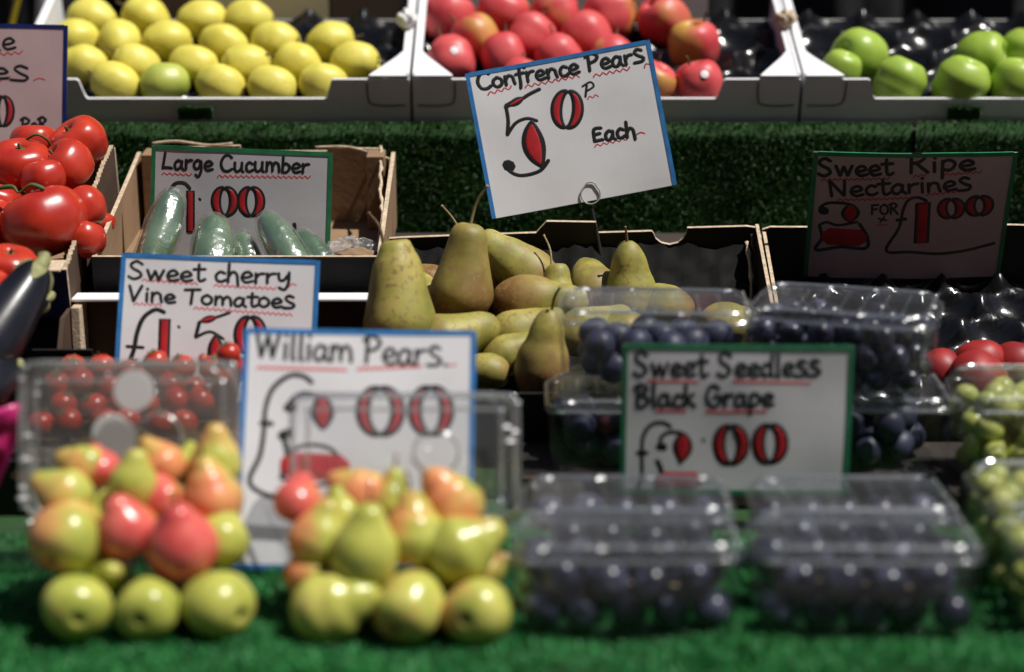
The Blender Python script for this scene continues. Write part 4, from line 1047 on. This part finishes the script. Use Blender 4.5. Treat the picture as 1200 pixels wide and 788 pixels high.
# nectarine box with black tray
nx0 = at(889, 265, 2.33).x; nx1 = at(1330, 265, 2.33).x
Wn = nx1 - nx0
nb = tilt_box('nectarine_box', 'black cardboard box of nectarines at the right edge', nx0, nx1, 2.0, zb, dep, SL, .06, hz(262), .105, ('black_board', 'black_board', 'black_board', 'cardboard_edge'), th=.004, back_pts=[(0, 0), (Wn, 0), (Wn, hz(262)), (Wn * .6, hz(258)), (Wn * .58, hz(262)), (Wn * .02, hz(261)), (0, hz(264))])
tray(nb, .006, Wn - .006, .006, .33, pitch=.07, h=.024, z=.03)
for (p, ext) in (((902, 285), 30), ((1182, 283), 26)):     # faint print on the inside of the back panel
    yb_ = 2.0 + dep * math.cos(SL) - .002
NE = [ball_mesh('nectarine_skin', .94, 4, i, .03, .12) for i in range(3)]
NL = [((1147, 446), 33, 'nectarine nearest the green grapes, in front of another', (.6, -.3, .7), .30, 2.06), ((1148, 425), 28, 'nectarine behind the front one near the right edge', (-.2, .2, 1), .45, 2.10), ((1192, 428), 28, 'nectarine cut by the right edge of the photo', (.2, .2, .8), .4, 2.10), ((1104, 437), 26, 'nectarine half behind the upper grape punnet', (.8, -.2, .3), .28, 2.10)]
for p, rp, lb, ax, bl, Y in NL:
    P = at(p[0], p[1], Y); simple_fruit('nectarine', random.choice(NE), P, rp * 1.12 * mpp(P), ax, lb, 'nectarine', 'nectarines in their box', blush=bl, roll=2.5)

# tomatoes box, left
tx1 = at(112, 250, 2.25).x; tx0 = tx1 - .40
zt0 = T + .15
tb = tilt_box('tomato_box', 'cardboard box of large red tomatoes at the left edge with a navy front', tx0, tx1, 2.10, zt0 - .01, .30, R(12), .058, .085, .09, ('navy_board', 'cardboard', 'brown_board', 'cardboard_edge'), corr=True)  # side panels in darker board: shade of the inner wall put into the colour
fl_ = obj('front_flap', box_bm(.005, tx1 - tx0 - .004, -.012, .016, .0595, .0630, .001), 'cardboard_edge', tb, False)
sup = thing('support_crate', 'dark wooden crate under the tomato box at the left', 'crate', (tx0 + .01, 2.12, T + .0505))
obj('crate_side', box_bm(0, .37, 0, .012, 0, .085, .001), 'wood_dark', sup, False); obj('crate_side', box_bm(0, .37, .2, .212, 0, .085, .001), 'wood_dark', sup, False)
def beef(seed):
    u = .035; p = [(0, -.70), (.15, -.73), (.4, -.76), (.75, -.6), (1.0, -.15), (1.02, .2), (.87, .60), (.5, .78), (.22, .72), (.1, .58), (0, .52)]
    prof = [(a * u, b * u) for a, b in smooth_profile(p, 26)]
    return mesh_of(lathe(prof, 36, 5 + seed % 2, .024, 0, .95, .002, seed * 2.7), ['tomato_skin'])
BF = [beef(i) for i in range(3)]
TM = [((93, 170), 31, 2.33, (-.5, -.35, .8), 'large tomato on top at the back right of its box', True), ((78, 196), 31, 2.27, (-.6, -.3, .7), 'tomato in the second row right, below the topmost one', True), ((24, 196), 33, 2.27, (.1, -.3, 1), 'large round tomato left of the green vine stalk', True),
      ((52, 212), 26, 2.24, (-.2, .2, 1), 'tomato wedged between the two second row tomatoes', False), ((54, 262), 45, 2.17, (-.35, .15, .9), 'largest tomato at the front of its box', True), ((96, 248), 28, 2.21, (-.6, .3, .7), 'tomato at right half behind the largest one', False),
      ((-2, 240), 26, 2.21, (.3, .1, 1), 'tomato cut by the left edge beside the vine', False), ((-25, 262), 40, 2.18, (.3, .1, 1), 'tomato mostly outside the left edge in the front row', False), ((100, 282), 22, 2.165, (0, .5, .7), 'tomato low in the right front corner of its box', False), ((40, 170), 26, 2.34, (0, .2, 1), 'tomato at the back under the navy edged sign', False),
      ((-30, 205), 34, 2.27, (.3, .1, 1), 'tomato outside the left edge in the second row', False), ((10, 318), 32, 2.03, (.2, -.2, 1), 'red tomato below the box, behind the aubergine', True), ((-20, 340), 32, 2.0, (.2, .2, 1), 'red tomato at the left edge under the aubergine stalk', False), ((118, 262), 16, 2.25, (.3, .2, 1), 'dark red tomato against the right wall of the box', False)]
for p, rp, Y, ax, lb, st in TM:
    P = at(p[0], p[1], Y); simple_fruit('beef_tomato', random.choice(BF), P, rp * 1.1 * mpp(P), ax, lb, 'tomato', 'large tomatoes at the left', star=.022 if st else None, roll=random.uniform(0, 6))
o = obj('tomato_vine', tube([at(-8, 222, 2.16), at(14, 219, 2.155), at(22, 226, 2.15), at(36, 217, 2.15), at(52, 222, 2.15)], lambda t: .0019 + .0008 * math.sin(t * 9), 7), 'calyx_green'); tag(o, 'green vine stalk lying on the front tomatoes', 'stalk')
o = obj('tomato_vine', tube([at(28, 166, 2.28), at(42, 158, 2.275), at(54, 163, 2.28), at(60, 172, 2.29)], lambda t: .0015, 7), 'calyx_green'); tag(o, 'thin vine stalk arching under the navy edged sign', 'stalk')

# aubergines
def aubergine(P0, P1, r, label, calyx_cream=True):
    d = P1 - P0; L = d.length; o = thing('aubergine', label, 'aubergine', P0, 'aubergines at the left'); o.rotation_mode = 'QUATERNION'; o.rotation_quaternion = orient(d)
    pr = smooth_profile([(0, -.002), (r * .5, .004), (r * .9, L * .12), (r, L * .3), (r * .86, L * .55), (r * .66, L * .8), (r * .5, L * .95), (r * .2, L * .99), (0, L)], 36)
    obj('body', lathe(pr, 30, 0, 0, .01), 'aubergine_skin', o)
    bm = bmesh.new()
    for k in range(5):
        a0 = 2 * math.pi * k / 5
        cols = []
        for i in range(7):
            t = i / 6; z = L * 1.005 - t * L * .17; hwid = (.62 * (1 - t) ** .8)
            rr_ = np.interp(z, [q[1] for q in pr], [q[0] for q in pr]) + .0012
            row = []
            for j in range(5):
                a = a0 + hwid * (j - 2) / 2; row.append(bm.verts.new((rr_ * math.cos(a) + .01 * (z / L) ** 2, rr_ * math.sin(a), z)))
            cols.append(row)
        for i in range(6):
            for j in range(4): bm.faces.new((cols[i][j], cols[i][j + 1], cols[i + 1][j + 1], cols[i + 1][j]))
    obj('calyx', bm, 'calyx_cream', o)
    obj('stalk', tube([(.01, 0, L * .97), (.012, 0, L * 1.03), (.016, .002, L * 1.07)], lambda t: r * .24 * (1 - .2 * t), 10), 'calyx_cream', o)
P0 = at(-48, 452, 1.90); P1 = at(56, 312, 1.985); aubergine(P0, P1, 41 * mpp(P0), 'glossy dark aubergine with cream cap leaning at the left edge')
P0 = at(-40, 470, 1.84); P1 = at(30, 432, 1.90); aubergine(P0, P1, 30 * mpp(P0), 'aubergine with a green cap low at the left edge')
P0 = at(-30, 380, 1.98); P1 = at(60, 352, 2.02); aubergine(P0, P1, 26 * mpp(P0), 'shaded aubergine lying behind the glossy leaning one')
# box for them
ax1 = at(84, 420, 1.93).x
tilt_box('aubergine_box', 'black box under the aubergines at the left edge', ax1 - .34, ax1, 1.83, T + .004, .21, R(8), .06, .09, .075, ('black_board', 'black_board', 'black_board', 'black_board'), th=.004)

# magenta carrier bag sliver at far left
bm = bmesh.new(); g = []
for j in range(24):
    t = j / 23; row = []
    for i in range(11):
        u = i / 10; P = at(-60 + 88 * u * (1 - .75 * t ** 1.5) - 6 * t, 478 + 175 * t, 1.72); P.y += .012 * math.sin(u * 9 + t * 3) + .01 * noise.noise(Vector((u * 4, t * 6, 0))); row.append(bm.verts.new(P))
    g.append(row)
for j in range(23):
    for i in range(10): bm.faces.new((g[j][i], g[j][i + 1], g[j + 1][i + 1], g[j + 1][i]))
o = obj('carrier_bag', bm, 'magenta_bag'); md = o.modifiers.new('thickness', 'SOLIDIFY'); md.thickness = .001; tag(o, 'magenta plastic carrier bag at the left edge beside the pear tub', 'bag')

# ---------------------------------------------------------------- clear punnets
def knob(bm, c, a):
    # small faceted button: square foot, chamfered sides, flat sloping faces
    lo = [Vector((sx * a, sy * a, 0)) for sx, sy in ((-1, -1), (1, -1), (1, 1), (-1, 1))]
    hi = [Vector((sx * a * .35, sy * a * .35, a * .55)) for sx, sy in ((-1, -1), (1, -1), (1, 1), (-1, 1))]
    L = [Matrix.Rotation(R(27), 3, 'Z') @ v for v in lo]; Hh = [Matrix.Rotation(R(27), 3, 'Z') @ v for v in hi]
    A = [bm.verts.new(c + v) for v in L]; B = [bm.verts.new(c + v) for v in Hh]
    fs = [bm.faces.new(B)]
    for i in range(4): fs.append(bm.faces.new((A[i], A[(i + 1) % 4], B[(i + 1) % 4], B[i])))
    for f in fs: KN.append(f)
KN = []; KS = .0040
def clam(name, label, W, D, H, P, yaw=0.0, group=None, cat='punnet', lid_open=False, br=.87, pitch=0.0, roll=0.0, domed=0.0):
    o = thing(name, label, cat, P, group, rot=(pitch, roll, yaw))
    bh = H * (.72 if lid_open else br); loops = []
    def ribbed(hw, hd, r, z, amp):
        lp = rrect(hw, hd, r, z, 8); out = []
        N = len(lp)
        for i, p in enumerate(lp): out.append(p)
        return out
    hw, hd = W / 2, D / 2
    # long straight sides get extra points so the ribs read
    def ringpts(hw, hd, r, z, amp):
        out = []; c = rrect(hw, hd, r, z, 5); n = len(c)
        for i in range(n):
            a, b = c[i], c[(i + 1) % n]; out.append(a.copy())
            if (b - a).length > .02:
                m = max(2, int((b - a).length / .004)); nn = Vector(((b - a).y, -(b - a).x, 0)).normalized()
                for k in range(1, m): out.append(a.lerp(b, k / m) + nn * amp * (1 if math.sin(k / m * (b - a).length / .0135 * 2 * math.pi * .5) > 0 else 0))
        return out
    base = ringpts(hw, hd, .02, 0, 0); N = len(base)
    def fit(l):
        return l if len(l) == N else [l[int(i * len(l) / N)] for i in range(N)]
    def scaled(f, z, amp=0.0, grow=0.0):
        out = []
        for i, p in enumerate(base):
            q = Vector((p.x * f, p.y * f, z)); rad = Vector((p.x, p.y, 0)).normalized(); q += rad * (grow + amp * (1 if (i % 6) < 3 else 0)); out.append(q)
        return out
    bl = [scaled(.05, .004), scaled(.55, .004), scaled(.86, .003), scaled(.895, .0), scaled(.915, .001), scaled(.93, .006, .0), scaled(.937, .012, .0014), scaled(.955, bh * .5, .0016), scaled(.97, bh * .85, .0014), scaled(.973, bh * .93), scaled(.976, bh - .003), scaled(1.0, bh - .002), scaled(1.01, bh - .001), scaled(1.012, bh - .006)]
    obj('tub', loft(bl, True, True, False), 'clear_plastic', o)
    z1 = bh + .001
    ll = [scaled(1.014, z1 - .006), scaled(1.012, z1 + .0), scaled(1.0, z1 + .001), scaled(.965, z1 + .001), scaled(.955, z1 + .003), *[scaled(.885 + .062 * math.cos(R(a_)), H - .008 + .008 * math.sin(R(a_))) for a_ in range(0, 91, 15)], scaled(.86, H - .0005 + domed * .3), scaled(.84, H - .003 + domed * .4), scaled(.78, H - .0035 + domed * .55), scaled(.5, H - .003 + domed * .9), scaled(.15, H - .003 + domed), scaled(.02, H - .003 + domed)]
    if not lid_open:
        bm = loft(ll, True, False, True)
        for sy in ((-1, 1) if not 'front row' in label else (-1,)):                       # chamfered stiffening knobs along the long edges
            for k in range(4):
                x = (-.80 + 1.60 * k / 3) * hw * .93; y = sy * hd * .90; knob(bm, Vector((x, y, H - .0035)), KS * random.choice((.35, .7, .9, 1.1, 1.25)))
        for y_ in (-.45, .1):
            knob(bm, Vector((hw * .92, y_ * hd, H - .005)), KS * .8)
        for k in ():
            for k in ():
                x = (-.78 + 1.56 * k / 3) * hw * .93; y = sy * hd * .895; c = Vector((x, y, H - .001)); r = .0042
                lathe([(r, 0), (r * .9, r * .35), (r * .6, r * .62), (r * .25, r * .75), (0.0, r * .78)], 10, bm=bm)
                for v in bm.verts[-50:]: pass
                bm.verts.ensure_lookup_table()
                for v in list(bm.verts)[-(5 * 10):]: v.co += c
        lid = obj('lid', bm, 'lid_plastic', o, smooth='angle')
        lw_ = bmesh.new()                        # moulded ribs across the lid
        for k in range(-3, 4):
            tube([(k * hw * .22, -hd * .62, H - .0032 + domed * .6), (k * hw * .22, 0, H - .0022 + domed * .98), (k * hw * .22, hd * .62, H - .0032 + domed * .6)], .0011, 5, lw_)
        obj('lid_rib', lw_, 'lid_plastic', lid)
        for sy in (-1, 1):
            obj('edge_bead', tube([(-hw * .84, sy * hd * .925, H - .0032), (-hw * .3, sy * hd * .927, H - .0026), (hw * .3, sy * hd * .927, H - .003), (hw * .84, sy * hd * .925, H - .0034)], .0017, 7), 'rim_plastic', lid)
        obj('edge_bead', tube([(-hw * .9, -hd * 1.012, bh - .001), (0, -hd * 1.015, bh - .002), (hw * .9, -hd * 1.012, bh - .001)], .0015, 7), 'rim_plastic', lid)
        obj('edge_bead', tube([(hw * .925, -hd * .84, H - .0032), (hw * .93, 0, H - .003), (hw * .925, hd * .84, H - .0032)], .0017, 7), 'rim_plastic', lid)
    else:
        # lid stands upright on the rear hinge, its hollow side to the front
        bm = loft(ll, True, False, True)
        lh = lid_open
        for v in bm.verts:
            x, y, z = v.co; yy = (y + hd); v.co = Vector((x, hd + .004 + (z - bh) * 1.0, bh + yy * lh[0])); v.co.y += (v.co.z - bh) * .21 if v.co.z > bh else 0
        pz = lambda u, v_: Vector((u * hw * .985, hd + .004 + .012 + v_ * D * lh[0] * .21 - .012, bh + .004 + v_ * (D * lh[0] - .006)))
        for u, v_, kk in ([(-1, .10, 1.3), (-1, .17, .9), (-.97, .36, 1.2), (-.95, .52, 1.0), (-1, .90, .8), (-.86, .80, .7), (-.2, .93, .6)] if P.x < -.2 else [(.93, .62, 1.2), (.90, .74, 1.0), (.97, .70, 1.0), (1, .95, .7), (.2, .55, .5)]): knob(bm, pz(u, v_) + Vector((0, -.002, 0)), KS * kk)
        lidob = obj('lid', bm, 'open_lid_plastic' if P.x < -.2 else 'open_lid_clear', o, smooth='angle')
        rimpts = [pz(-1, .02), pz(-1, .3), pz(-1.0, .86), pz(-.97, .96), pz(-.88, 1.0), pz(0, 1.0), pz(.88, 1.0), pz(.97, .96), pz(1, .86), pz(1, .3), pz(1, .02)]
        obj('rim', tube(rimpts, .0028, 7), 'rim_plastic', lidob)
        obj('rim', tube([pz(p_[0], p_[1]) for p_ in [(-.86, .08), (-.86, .8), (-.8, .88), (0, .88), (.8, .88), (.86, .8), (.86, .08)]], .0018, 6), 'rim_plastic', lidob)
        cx_ = .28; c0 = pz(cx_, .52); obj('finger_ring', tube([c0 + Vector((.02 * math.cos(a_ * .3927), -.004 + .004 * math.sin(a_ * .3927), .019 * math.sin(a_ * .3927))) for a_ in range(17)], .0015, 6), 'rim_plastic', lidob)
        obj('hinge', tube([(-hw * .8, hd + .003, bh - .001), (0, hd + .004, bh - .001), (hw * .8, hd + .003, bh - .001)], .0018, 6), 'lid_plastic', o)
    return o
def punnet_at(pxl, pxr, py_bottom_front, Yf, z, H, D, label, **kw):
    A = at(pxl, py_bottom_front, Yf); B = at(pxr, py_bottom_front, Yf)
    return ((A.x + B.x) / 2, Yf + D / 2, T + z), B.x - A.x
GRAPE = [ball_mesh('black_grape_skin', 1.12, 2, i, .03) for i in range(3)]; GGR = [ball_mesh('green_grape_skin', 1.15, 2, i, .02) for i in range(2)]
PLM = [ball_mesh('plum_skin', 1.12, 3, i, .03) for i in range(2)]
def grapes(o_parent_loc, yaw, W, D, H, meshes, label, name, cat='grapes', group=None, r=.0115, seed=0, n=46):
    b = thing(name, label, cat, o_parent_loc, group, rot=(0, 0, yaw)); rn = random.Random(seed); pts = []
    stalk_pts = [(-W * .36, 0, .03), (-W * .12, D * .06, .034), (W * .12, -D * .04, .032), (W * .36, D * .04, .03)]
    hw, hd = W / 2 * .86 - r, D / 2 * .86 - r; tries = 0
    lay = 0; z = r + .003
    while z < H - r * .8:
        f = .955 + .03 * z / H; hx, hy = (W / 2 - .004) * f - r, (D / 2 - .003) * f - r
        ny = max(2, int(hy * 2 / (r * 1.8)) + 1); nx = max(3, int(hx * 2 / (r * 1.95)) + 1)
        for j in range(ny):
            for i in range(nx - ((j + lay) % 2)):
                if lay > 1 and rn.random() < .35: continue
                o2 = ((j + lay) % 2) * hx / (nx - 1)
                pts.append(Vector((-hx + o2 + 2 * hx * i / (nx - 1) + rn.uniform(-.15, .15) * r, -hy + 2 * hy * j / (ny - 1) + rn.uniform(-.12, .12) * r, z + rn.uniform(-.15, .15) * r)))
        z += r * 1.62; lay += 1
    for p in pts:
        rr_ = r * rn.uniform(.9, 1.12); g_ = bpy.data.objects.new('grape', rn.choice(meshes)); COL.objects.link(g_); g_.parent = b
        g_.location = p; g_.scale = (rr_ / .035,) * 3; g_.rotation_euler = (rn.uniform(-1.5, 1.5), rn.uniform(-1.5, 1.5), rn.uniform(0, 6))
    obj('stalk', tube(stalk_pts, .0016, 6), 'stalk_pale', b)
    return b
GP = 'clear punnets of black grapes'
H0 = .084
spec = [ # px left,right, Yfront, z, yaw, label
 (600, 874, 1.512, .001, 0.01, 'clear punnet of black grapes in the front row, left of two'),
 (885, 1156, 1.510, .001, -.015, 'clear punnet of black grapes in the front row, right of two'),
 (612, 862, 1.616, .001, -.01, 'clear grape punnet in the second row, behind the front left one'),
 (884, 1124, 1.615, .001, .012, 'clear grape punnet in the second row, behind the front right one')]
for k, (l, r_, Y, z, yaw, lb) in enumerate(spec):
    A = at(l, 700, Y); B = at(r_, 700, Y); D = .100; P = Vector(((A.x + B.x) / 2, Y + D / 2, T + z + .004))
    clam('grape_punnet', lb, B.x - A.x, D, H0 if k < 2 else .081, P, yaw, GP)
    grapes(P, yaw, B.x - A.x, D, H0 * .9, GRAPE, 'black grape bunch inside the ' + ['front left', 'front right', 'second row left', 'second row right'][k] + ' grape punnet', 'grape_bunch', group='bunches of black grapes', seed=k, n=40, r=.0168)
# stacks behind the black grape sign
A = at(640, 540, 1.86); B = at(800, 540, 1.86); P = Vector(((at(640, 500, 1.87).x + at(850, 500, 1.87).x) / 2, 1.93, T + .030))
tb_ = thing('punnet_stand', 'dark crate under the rear stacks of punnets', 'crate', (.25, 1.925, T + .002)); 
for i_, yy in enumerate((-.06, .05)): obj('crate_side', box_bm(-.24, .24, yy, yy + .012, 0, .026, .001), 'wood_dark', tb_, False)
obj('crate_top', box_bm(-.24, .24, -.06, .062, .0262, .030, .0005), 'wood_dark', tb_, False)
rear = [
 (640, 862, .034, 0.0, 'clear plum punnet at the bottom of the rear left stack', 'plum', .078, 0),
 (905, 1122, .034, -.05, 'clear plum punnet at the bottom of the rear right stack', 'plum', .080, 0),
 (655, 885, .117, -.06, 'clear punnet of blue and red plums on top of the rear left stack', 'plum', .085, 0),
 (885, 1105, .117, -.30, 'clear punnet turned corner forward on top of the rear right stack', 'grape', .086, 0)]
for k, (l, r_, z, yaw, lb, kind, h, pt) in enumerate(rear):
    Yc = 1.925; A = at(l, 480, Yc - .05); B = at(r_, 480, Yc - .05); W = (B.x - A.x); D = .118 if k != 3 else .13
    P = Vector(((A.x + B.x) / 2, Yc, T + z)); clam('plum_punnet' if kind == 'plum' else 'grape_punnet', lb, W, D, h, P, yaw, 'clear punnets stacked at the rear')
    if kind == 'grape': grapes(P, yaw, W, D, h * .85, GRAPE, 'black grape bunch inside the punnet turned corner forward', 'grape_bunch', seed=11, n=44, r=.0132, group='bunches of black grapes')
    else:
        rn = random.Random(20 + k); pts = []
        for t_ in range(3000):
            p = Vector((rn.uniform(-W / 2 * .86 + .02, W / 2 * .86 - .02), rn.uniform(-.036, .036), .020 + (.024 if t_ > 1500 else 0)))
            if all((p - q).length > .0285 for q in pts): pts.append(p)
        where = ['bottom left', 'bottom right', 'top left'][k]
        pts.sort(key=lambda q: (q.z > .03, q.x))
        pts = [q for q in pts if q.z < .03][:18] + [q for q in pts if q.z > .03][:18]; nlo = sum(1 for q in pts if q.z < .03)
        for i_, p in enumerate(pts):
            lay = f'{ORD[i_ if i_ < nlo else i_ - nlo]} from the left in the ' + ('lower' if i_ < nlo else 'upper') + ' layer'
            q = P + Matrix.Rotation(yaw, 3, 'Z') @ p
            simple_fruit('plum', rn.choice(PLM), q, .0158, (rn.uniform(-1, 1), rn.uniform(-1, 1), rn.uniform(-.3, 1)), f'plum, {lay} of the {where} rear punnet', 'plum', f'plums in the {where} rear punnet', blush=rn.uniform(.0, .55))
# green grape punnets at the right edge
for k, (l, r_, Yc, z, H, lb, n) in enumerate(((1128, 1330, 1.86, .036, .098, 'domed clear punnet of green grapes at the right edge, rear one', 40), (1160, 1370, 1.68, .002, .088, 'domed clear punnet of green grapes at the right edge, front one', 40))):
    A = at(l, 560, Yc - .05); B = at(r_, 560, Yc - .05); P = Vector(((A.x + B.x) / 2, Yc, T + z)); W = B.x - A.x
    clam('green_grape_punnet', lb, W, .125, H, P, .0, 'clear punnets of green grapes', domed=.012)
    grapes(P, 0, W, .125, H, GGR, 'green grape bunch in the ' + ('rear' if k == 0 else 'front') + ' punnet at the right edge', 'grape_bunch', group='bunches of green grapes', seed=30 + k, n=n, r=.0125)
stb = thing('punnet_stand', 'dark crate under the rear green grape punnet', 'crate', (at(1230, 560, 1.8).x, 1.86, T + .002)); obj('crate_top', box_bm(-.09, .09, -.05, .06, .0262, .032, .0005), 'wood_dark', stb, False)
for yy in (-.05, .048): obj('crate_side', box_bm(-.09, .09, yy, yy + .012, 0, .026, .001), 'wood_dark', stb, False)
# front right edge: pale yellow fruit punnet just entering the frame
A = at(1186, 720, 1.53); P = Vector((A.x + .10, 1.575, T + .004)); clam('green_grape_punnet', 'clear punnet of yellow green grapes at the right front corner', .19, .09, .08, P, 0, 'clear punnets of green grapes')
grapes(P, 0, .19, .09, .075, GGR, 'yellow green grape bunch at the right front corner', 'grape_bunch', group='bunches of green grapes', seed=41, n=30, r=.0125)

# William pear tubs: clear tubs with the lid standing open behind the heap
tubs = [(28, 282, 430, 'clear tub heaped with red blushed William pears, lid open behind, at left'), (342, 608, 466, 'clear tub heaped with green yellow William pears, lid open before the sign')]
for k, (l, r_, ptop, lb) in enumerate(tubs):
    Yf = 1.575; D = .088; A = at(l, 640, Yf + D); B = at(r_, 640, Yf + D); bh = .06
    P = Vector(((A.x + B.x) / 2, Yf + D / 2 - .005, T + .003)); top = at(l + 100, ptop, Yf + D + .02).z
    lh = (top - P.z - bh * .95) / D
    clam('pear_tub', lb, B.x - A.x, D, bh / .72, P, 0, 'clear tubs of William pears', cat='tub', lid_open=(lh,))
# round stickers on the left lid
for (px, py, rp, lb) in ((157, 458, 24, 'round white sticker on the open lid, upper one'), (131, 508, 23, 'white disc showing behind the grey sticker on the open lid'), (137, 514, 24, 'round grey sticker on the open lid above the pears')):
    P = at(px, py, 1.660 + (.012 if py < 500 else .003 if py < 510 else .0)); bm = bmesh.new(); lathe([(0, 0), (rp * mpp(P) * .98, 0), (rp * mpp(P), .0004), (rp * mpp(P) * .98, .0008), (0, .0008)], 28, bm=bm)
    o = obj('round_sticker', bm, 'sticker_film' if py < 510 else 'sticker_film_grey', smooth=False); o.location = P; o.rotation_euler = (R(78), 0, 0); tag(o, lb, 'sticker', 'round stickers on the clear lid')

WP = [ # px,py,r,Y, axis, blush, kind, stem, label
 # left heap
 (90, 711, 41, 1.527, (-.25, 1, .05), .0, 0, 'green yellow William pear bottom left of the left heap, blossom end forward'),
 (173, 714, 39, 1.524, (.1, 1, -.0), -.1, 0, 'green William pear bottom middle of the left heap, dimple forward'),
 (255, 709, 43, 1.528, (-.9, .7, .1), -.05, 0, 'yellow green William pear bottom right of the left heap'),
 (128, 668, 26, 1.56, (.35, -.85, .3), .1, 0, 'small yellow William pear neck poking forward in the left heap'),
 (78, 630, 42, 1.560, (.3, .9, .45), .30, 0, 'orange and green William pear at the left of the left heap'),
 (150, 622, 37, 1.567, (-.2, -.02, .9), .28, 1, 'red William pear left of the reddest one'),
 (213, 640, 44, 1.553, (-.1, -.05, .95), .34, 1, 'reddest round William pear in the middle of the left heap'),
 (258, 632, 34, 1.580, (.1, .6, .7), .0, 0, 'yellow green William pear at the right end of the left heap'),
 (78, 582, 32, 1.595, (-.8, .2, .45), .12, 0, 'green bellied William pear with orange neck pointing left'),
 (100, 546, 25, 1.625, (-.8, .2, .35), .15, 0, 'small yellow William pear lying at the back left of the left heap'),
 (118, 550, 25, 1.628, (-.4, .3, .8), .48, 1, 'dark red William pear below the grey sticker'),
 (157, 570, 31, 1.600, (.1, .1, 1), .22, 0, 'yellow William pear with orange neck behind the red ones'),
 (190, 545, 27, 1.622, (-.6, .1, .8), .25, 0, 'orange and green William pear leaning left at the back'),
 (190, 584, 26, 1.600, (-.3, .3, .9), .36, 1, 'pinkish red William pear behind the reddest one'),
 (250, 585, 36, 1.603, (-.2, .15, 1), .24, 0, 'orange topped yellow William pear right of the left heap'),
 (252, 543, 33, 1.632, (.05, .05, 1), .33, 0, 'orange William pear at the back right behind the lid'),
 (222, 548, 22, 1.640, (0, .5, .6), -.1, 0, 'small green William pear between the two back ones'),
 (200, 690, 22, 1.575, (0, .5, .6), .1, 0, 'William pear deep in the gap of the left heap'),
 (125, 610, 26, 1.60, (0, .5, .6), .1, 0, 'William pear half hidden behind the red one, left heap'),
 # right heap
 (384, 714, 43, 1.525, (.88, -.2, .33), .0, 0, 'pale green William pear bottom left of the right heap, neck to the right'),
 (478, 713, 42, 1.525, (.3, .85, .3), .22, 0, 'William pear with a red cheek bottom middle of the right heap'),
 (560, 717, 41, 1.522, (.35, .9, -.1), .20, 0, 'William pear bottom right of the right heap, dimple left and red side'),
 (426, 650, 43, 1.548, (.1, .1, 1), .02, 0, 'large upright yellow William pear in the middle of the right heap'),
 (372, 632, 34, 1.568, (.25, .2, .9), .22, 0, 'William pear with an orange shoulder left of the large upright one'),
 (488, 630, 37, 1.568, (.05, .3, .9), .20, 0, 'pink topped William pear right of the large upright one'),
 (538, 645, 41, 1.560, (.85, .1, .45), .12, 0, 'green William pear with orange neck pointing right'),
 (362, 672, 27, 1.560, (-.2, .8, .3), .30, 0, 'orange William pear low at the left of the right heap'),
 (350, 590, 30, 1.590, (.2, .4, .8), .46, 1, 'dark red William pear at the left edge of the right heap'),
 (425, 578, 30, 1.612, (-.85, .1, .52), .30, 0, 'orange brown William pear lying at the back, neck up left'),
 (455, 588, 28, 1.605, (.2, .2, 1), .27, 0, 'orange William pear behind the pink topped one'),
 (532, 590, 35, 1.602, (-.5, .1, .8), .30, 0, 'large orange William pear at the back right of the right heap'),
 (398, 608, 26, 1.590, (-.3, .3, .9), .05, 0, 'yellow William pear behind the orange shouldered one'),
 (505, 606, 24, 1.598, (.1, .3, .9), .0, 0, 'yellow William pear wedged at the back middle'),
 (570, 668, 22, 1.575, (.6, .5, .3), .25, 0, 'orange William pear hidden at the far right of the right heap'),
 (440, 684, 20, 1.60, (0, .5, .6), .1, 0, 'William pear deep in the gap of the right heap'),
 (515, 672, 26, 1.57, (0, .5, .6), .05, 0, 'William pear half hidden above the red cheeked one'),
]
for (x, y, rp, Y, ax, bl, kd, lb) in WP:
    P = at(x, y, Y); r = rp * mpp(P) * 1.02
    bl += .22 if bl > .1 else .06
    pf = put_fruit('williamred' if kd else 'william', 'william_pear', P, r, ax, random.uniform(-.7, .7), lb, 'pear', 'William pears in the two heaps', blush=bl, stem=0 if ax[2] > .4 else None)
    if kd: pf.scale.z *= .84
